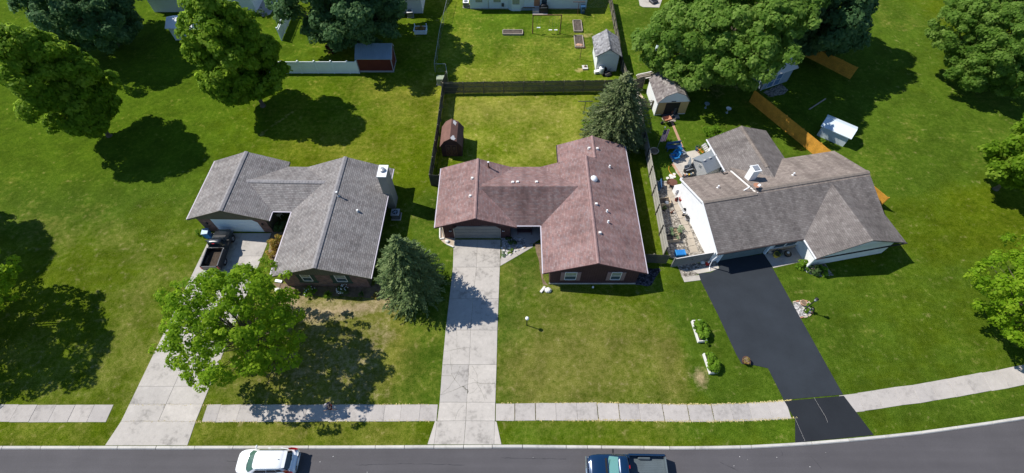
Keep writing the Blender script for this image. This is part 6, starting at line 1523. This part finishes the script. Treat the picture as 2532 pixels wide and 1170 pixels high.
T = Tt('stool', 'grey metal stool with a round top in the gravel yard', 'stool', 1646, 508, R(20), .01); MB().lathe((0,0,.45), [(.2,0),(.22,.02),(.2,.05)], 14).build('seat', M['galv'], T)
for i in range(3): a = i*2.1; MB().cyl((.22*math.cos(a),.22*math.sin(a),0),(.14*math.cos(a),.14*math.sin(a),.46),.018,.018,6).build('leg', M['galv'], T)
T = Tt('patio_table', 'brown round patio table at the far end of the gravel yard', 'table', 1659, 461, R(10), .01); MB().lathe((0,0,.68), [(.5,0),(.5,.03),(.05,.035)], 18).build('tabletop', M['rust'], T)
for i in range(4): a = i*1.571+.6; MB().cyl((.42*math.cos(a),.42*math.sin(a),0),(.3*math.cos(a),.3*math.sin(a),.68),.022,.022,6).build('leg', M['steel_dark'], T)
plastic_chair('rusty brown garden chair beside the round patio table', 1652, 459, R(80), M['rust'])
T = Tt('cabinet', 'white low cabinet against the back end of the white wall', 'cabinet', 1675, 476, R(14), .01); MB().box(-.5,.5,-.3,.3,0,.9).build('body', M['white'], T, bevel=.02); MB().box(-.53,.53,-.33,.33,.9,.94).build('top', M['white_warm'], T)
for s_ in (-1,1): MB().box(s_*.25-.22,s_*.25+.22,-.32,-.3,.06,.84).build('door', M['white'], T)
a, b = at(1668,487), at(1689,528); d = b-a; T = thing('lattice', 'low white lattice fence along the white house wall', 'lattice', (a.x,a.y,.01), math.atan2(d.y,d.x)); L = d.length
n = int(L/.16); 
for i in range(n+1): MB().box(i*L/n-.02,i*L/n+.02,-.012,.012,0,.45).build('slat', M['white'], T)
for z in (.1,.25,.4): MB().box(0,L,-.022,-.013,z-.02,z+.02).build('rail', M['white'], T)
pot('bright red glazed pot against the white wall', 1682, 498, .24, .5, M['red'], None)
pot('maroon pot with a small plant by the lattice', 1671, 497, .17, .28, M['maroon_cloth'], M['maroon_leaf'], 40, .25)
pot('very large round black pot with pale leaves in the gravel yard', 1669, 580, .55, .42, M['black'], M['pale_shrub'], 220, .3, leaf=.15)
pot('dark pot in the shade of the gravel yard fence', 1641, 520, .2, .25, M['black'], M['dull_shrub'], 40, .3)
T = Tt('lantern', 'black garden lantern at the end of the white lattice', 'lantern', 1690, 524, 0, .01); MB().box(-.12,.12,-.12,.12,0,.06).box(-.12,.12,-.12,.12,.44,.5).build('frame', M['black'], T); MB().box(-.1,.1,-.1,.1,.06,.44).build('pane', M['pane'], T); MB().lathe((0,0,.5), [(.15,0),(.03,.14)], 8).build('roof', M['black'], T)
T = Tt('gazing_ball', 'steel blue gazing ball on a dark stand by the white wall', 'garden ornament', 1689, 533, 0, .01); MB().lathe((0,0,0), [(.16,0),(.08,.1),(.08,.25),(.13,.3)], 12).build('stand', M['black'], T); MB().ball((0,0,.46), .18, n=14).build('ball', M['chrome'], T, smooth=True)
T = Tt('storage_box', 'small dark box with a pale side against the white wall', 'box', 1698, 543, R(12), .01); MB().box(-.2,.2,-.16,.16,0,.36).build('body', M['poly_light'], T, bevel=.01); MB().box(-.22,.22,-.18,.18,.36,.41).build('lid', M['black'], T)
T = Tt('garden_ornament', 'small dark animal shaped ornament on the gravel yard path edge', 'garden ornament', 1660, 527, R(30), .01); MB().ball((0,0,.18), .18,.1,.12, 10).build('body', M['rust'], T, smooth=True); MB().ball((.2,0,.3), .08,.07,.08, 8).build('head', M['rust'], T, smooth=True)
for x in (-.1,.1):
    for y in (-.06,.06): MB().cyl((x,y,0),(x,y,.16),.025,.03,6).build('leg', M['rust'], T)
# at the gate and the porch
T = Tt('traffic_cone', 'small red cone with a white collar beside the black driveway', 'traffic cone', 1749, 653, 0, .02); MB().box(-.2,.2,-.2,.2,0,.04).build('base', M['red'], T); MB().cyl((0,0,.04),(0,0,.32),.17,.10,14).build('cone', M['red'], T); MB().cyl((0,0,.32),(0,0,.58),.10,.04,14).build('collar', M['white'], T)
for lb, px, py, r, mm in (('pale boulder beside the red cone on the gravel',1737,650,.24,'stone_white'),('dark boulder in the gravel right of the red cone',1757,651,.2,'steel_dark'),('white boulder at the corner of the brick fronted house bed',688,718,.32,'stone_white'),('round white boulder in the bed left of the garage',1106,598,.24,'stone_white'),('white stone in front of the porch shrubs',1996,672,.14,'stone_white'),('white lump of stone beside the slab on the front lawn',1355,719,.34,'stone_white')):
    q = at(px, py); tag(MB().ball((q.x,q.y,r*.35), r,r*.8,r*.6, 9, .14).build('boulder', M[mm]), lb, 'boulder')
q = at(1342,717); tag(MB().obox((q.x,q.y,.09), .22,.72,.16, R(-35)).build('stone_slab', M['stone_white'], None, bevel=.02), 'white stone slab lying near the front corner of the red brown house', 'stone slab')
q = at(1466,711); tag(MB().lathe((q.x,q.y,0), [(.09,0),(.1,.12),(.06,.2),(.02,.21)], 10).build('vent_cap', M['white']), 'small white cap standing in the shadow below the front gable', 'vent cap')
q = at(690,696); tag(MB().obox((q.x,q.y,.06), .3,.75,.1, R(80)).build('splash_block', M['galv'], None, bevel=.03), 'blue grey splash block at the corner of the brick front', 'splash block')
pot('bright yellow pot on the shaded porch walk', 1917, 634, .3, .42, M['yellow'], M['dull_shrub'], 40, .2)
pot('dark low pot holding a white ball on the porch walk', 1945, 631, .34, .26, M['black'], None)
q = at(1945,629); tag(MB().ball((q.x,q.y,.36), .13, n=12).build('ball', M['stone_white'], None, smooth=True), 'white ball sitting in the dark low porch pot', 'ball')
T = Tt('rock_garden', 'pile of dark rocks beside the yellow porch pot', 'rock pile', 1904, 622)
for i in range(18): a = random.uniform(0,6.28); r = random.uniform(0,.95); MB().ball((r*math.cos(a), r*.6*math.sin(a), .12), random.uniform(.12,.26),random.uniform(.12,.22),random.uniform(.1,.2), 7, .2).build('rock', M['stone_tan'] if i % 3 == 0 else M['steel_dark'], T)
def post_lamp(label, x, y, h, black=True):
    T = thing('post_lamp', label, 'lamp post', (x, y, 0))
    MB().cyl((0,0,-.05),(0,0,h-.25 if black else h-.15),.045,.04,10).build('post', M['black'], T)
    if black:
        MB().cyl((0,0,h-.28),(0,0,h-.22),.06,.12,8).build('collar', M['black'], T); MB().cyl((0,0,h-.22),(0,0,h+.06),.10,.14,6).build('lantern', M['lamp_clear'], T); MB().cyl((0,0,h+.06),(0,0,h+.2),.18,.03,6).build('cap', M['black'], T)
    else:
        MB().cyl((0,0,h-.17),(0,0,h-.12),.05,.08,10).build('collar', M['black'], T); MB().ball((0,0,h), .165, n=18).build('globe', M['white'], T, smooth=True)
post_lamp('black post lamp with a white globe on the dry front lawn', 1.32, 17.35, 1.5, False)
post_lamp('black lantern post in the pale rock bed beside the black driveway', 26.61, 18.79, 2.3)
pot('tan pot of soil at the back of the pale rock bed', 1984, 752, .28, .3, M['brick_path'], None, z=.02)
pot('round wooden tub at the edge of the black driveway', 1841, 895, .33, .42, M['rust'], M['gold_shrub'], 60, .12, leaf=.08)
def trough(label, x, y, sx, sy, rz):
    T = thing('planter_box', label, 'planter', (x, y, 0), rz, 'white planter troughs on the front lawn')
    for s_ in (-1,1): MB().box(s_*sx/2-.035,s_*sx/2+.035,-sy/2,sy/2,0,.38).build('board', M['white_warm'], T); MB().box(-sx/2+.036,sx/2-.036,s_*(sy/2-.035)-.035,s_*(sy/2-.035)+.035,0,.375).build('board', M['white_warm'], T)
    MB().box(-sx/2+.036,sx/2-.036,-sy/2+.07,sy/2-.07,0,.31).build('soil', M['garden_soil'], T)
    P, N, s_, t, _ = crown_cloud((.10,-.06,.52), (sx*.62,sy*.46,.30), RD, 60, .24, 34, .17, .62); leaf_mesh('plants', P, N, s_, s_*.6, t, M['shrub'], T)
trough('white planter trough of leafy plants farther up the lawn by the driveway', 16.58, 16.72, .72, 2.0, R(5))
trough('white planter trough of leafy plants nearer the pavement by the driveway', 16.92, 13.80, .66, 1.75, R(6))
# porch of the red brown house
T = Tt('garden_bench', 'dark bench on the shaded porch of the red brown house', 'bench', 1297, 577, 0, .02)
for i in range(3): MB().box(-.75,.75,-.2+i*.14,-.08+i*.14,.42,.46).build('slat', M['maroon_light'], T)
for i in range(2): MB().box(-.75,.75,.24,.27,.56+i*.16,.68+i*.16).build('back_slat', M['maroon_light'], T)
for s_ in (-.68,.68):
    for y in (-.17,.24): MB().box(s_-.03,s_+.03,y-.03,y+.03,0,.75 if y > 0 else .42).build('leg', M['maroon_light'], T)
# stone borders left of the garage
for lb, a, b in (('pale border timber along the left side of the garage bed', (1088,563), (1088,590)), ('pale border timber slanting to the top of the driveway', (1104,604), (1122,612)), ('short pale border stone at the corner of the garage bed', (1088,592), (1099,590))):
    a, b = at(*a), at(*b); c = (a+b)/2; tag(MB().obox((c.x,c.y,.07), (b-a).length,.14,.14, math.atan2(b.y-a.y,b.x-a.x)).build('border_timber', M['stone_white'], None, bevel=.02), lb, 'border timber', 'borders of the bed left of the garage')
for i in range(34):
    px, py = random.uniform(1241,1310), random.uniform(608,634)
    if py-606 > (1312-px)*.55: continue
    q = at(px, py); o = MB().ball((0,0,.05), random.uniform(.08,.17),random.uniform(.07,.13),.08, 7, .2).build('stone', M['stone_white'] if i % 3 else M['stone_tan'], SB); o.location = (q.x,q.y,0)
# far right yard and top edge
a, b = at(2000,272), at(2040,246); c = (a+b)/2; tag(MB().cyl((a.x,a.y,.1),(b.x,b.y,.1),.09,.08,8).build('log', M['wood_grey']), 'long pale log lying in the shaded grass', 'log')
q = at(2040,352); T = thing('shed', 'low shed with a pale blue roof behind the cedar fence', 'shed', (q.x+1.2,q.y+1.0,0), R(-38)); MB().box(-1.5,1.5,-1,1,0,1.5).build('wall', M['pale_siding'], T); m = MB(); gable(m, 'x', -1.2, 0, 1.2, -1.7, 1.7, 1.5, 2.0, .08); m.build('roof', M['pale_siding'], T)
for lb, px, py, mm in (('pale blue garden ornament on the shaded lawn right of the gambrel shed', 1744, 267, 'blue_metal'), ('white and blue garden ornament in the shaded grass before the cedar fence', 1797, 279, 'white')):
    T = Tt('bird_bath', lb, 'garden ornament', px, py); MB().lathe((0,0,0), [(.16,0),(.07,.08),(.06,.5),(.1,.56)], 10).build('stand', M['blue_metal'], T); MB().lathe((0,0,.56), [(.1,0),(.3,.08),(.32,.12),(.26,.1),(.05,.06)], 14).build('bowl', M[mm], T)
q = at(1622,136); T = thing('kayak', 'pale upright kayak shape standing at the edge of the huge tree', 'kayak', (q.x,q.y,0), R(20)); MB().lathe((0,0,.05), [(.05,0),(.22,.35),(.32,1.0),(.26,1.7),(.06,2.25)], 12).build('hull', M['pale_siding'], T, smooth=True); MB().obox((0,-.30,1.0), .3,.06,.5).build('cockpit', M['steel_dark'], T, bevel=.02)
struct(MB().prism(XY((1578,-8),(1582,14),(1590,18),(1630,19),(1640,-8)), -.1, .03).build('concrete_pad', M['patio']))
T = Tt('fire_pit', 'dark square fire pit on the pale pad at the top edge', 'fire pit', 1615, 6, R(30), .03); MB().box(-.5,.5,-.5,.5,0,.35).build('base', M['steel_dark'], T, bevel=.03); MB().box(-.36,.36,-.36,.36,.35,.38).build('ash', M['black'], T)
# neighbours beyond the photo's sides: more trees of the same street
k_ = 0
for src, x, y, sc, rz, lb in ((TA,-47,41,.95,1.2,'leafy maple at the far left of the long lawn'),(TB,-54,58,.9,2.2,'broad dark maple at the far left top corner'),(TE,-47,18,1.1,2.6,'bright maple at the far left by the front lawn'),(TA,-57,27,.9,4.0,'leafy maple at the left edge beyond the lawn'),(TC,58,52,.8,1.9,'spreading green tree at the far right top corner'),(TE,44,17,1.1,.7,'bright maple at the far right by the front lawn'),(TA,52,33,.85,3.0,'leafy maple behind the far right end of the white walled house')):
    o = copy_tree(src); o.location = (x, y, 0); o.scale = (sc,)*3; o.rotation_euler = (0,0,rz); o['label'] = lb; o['group'] = 'trees at the sides of the view'
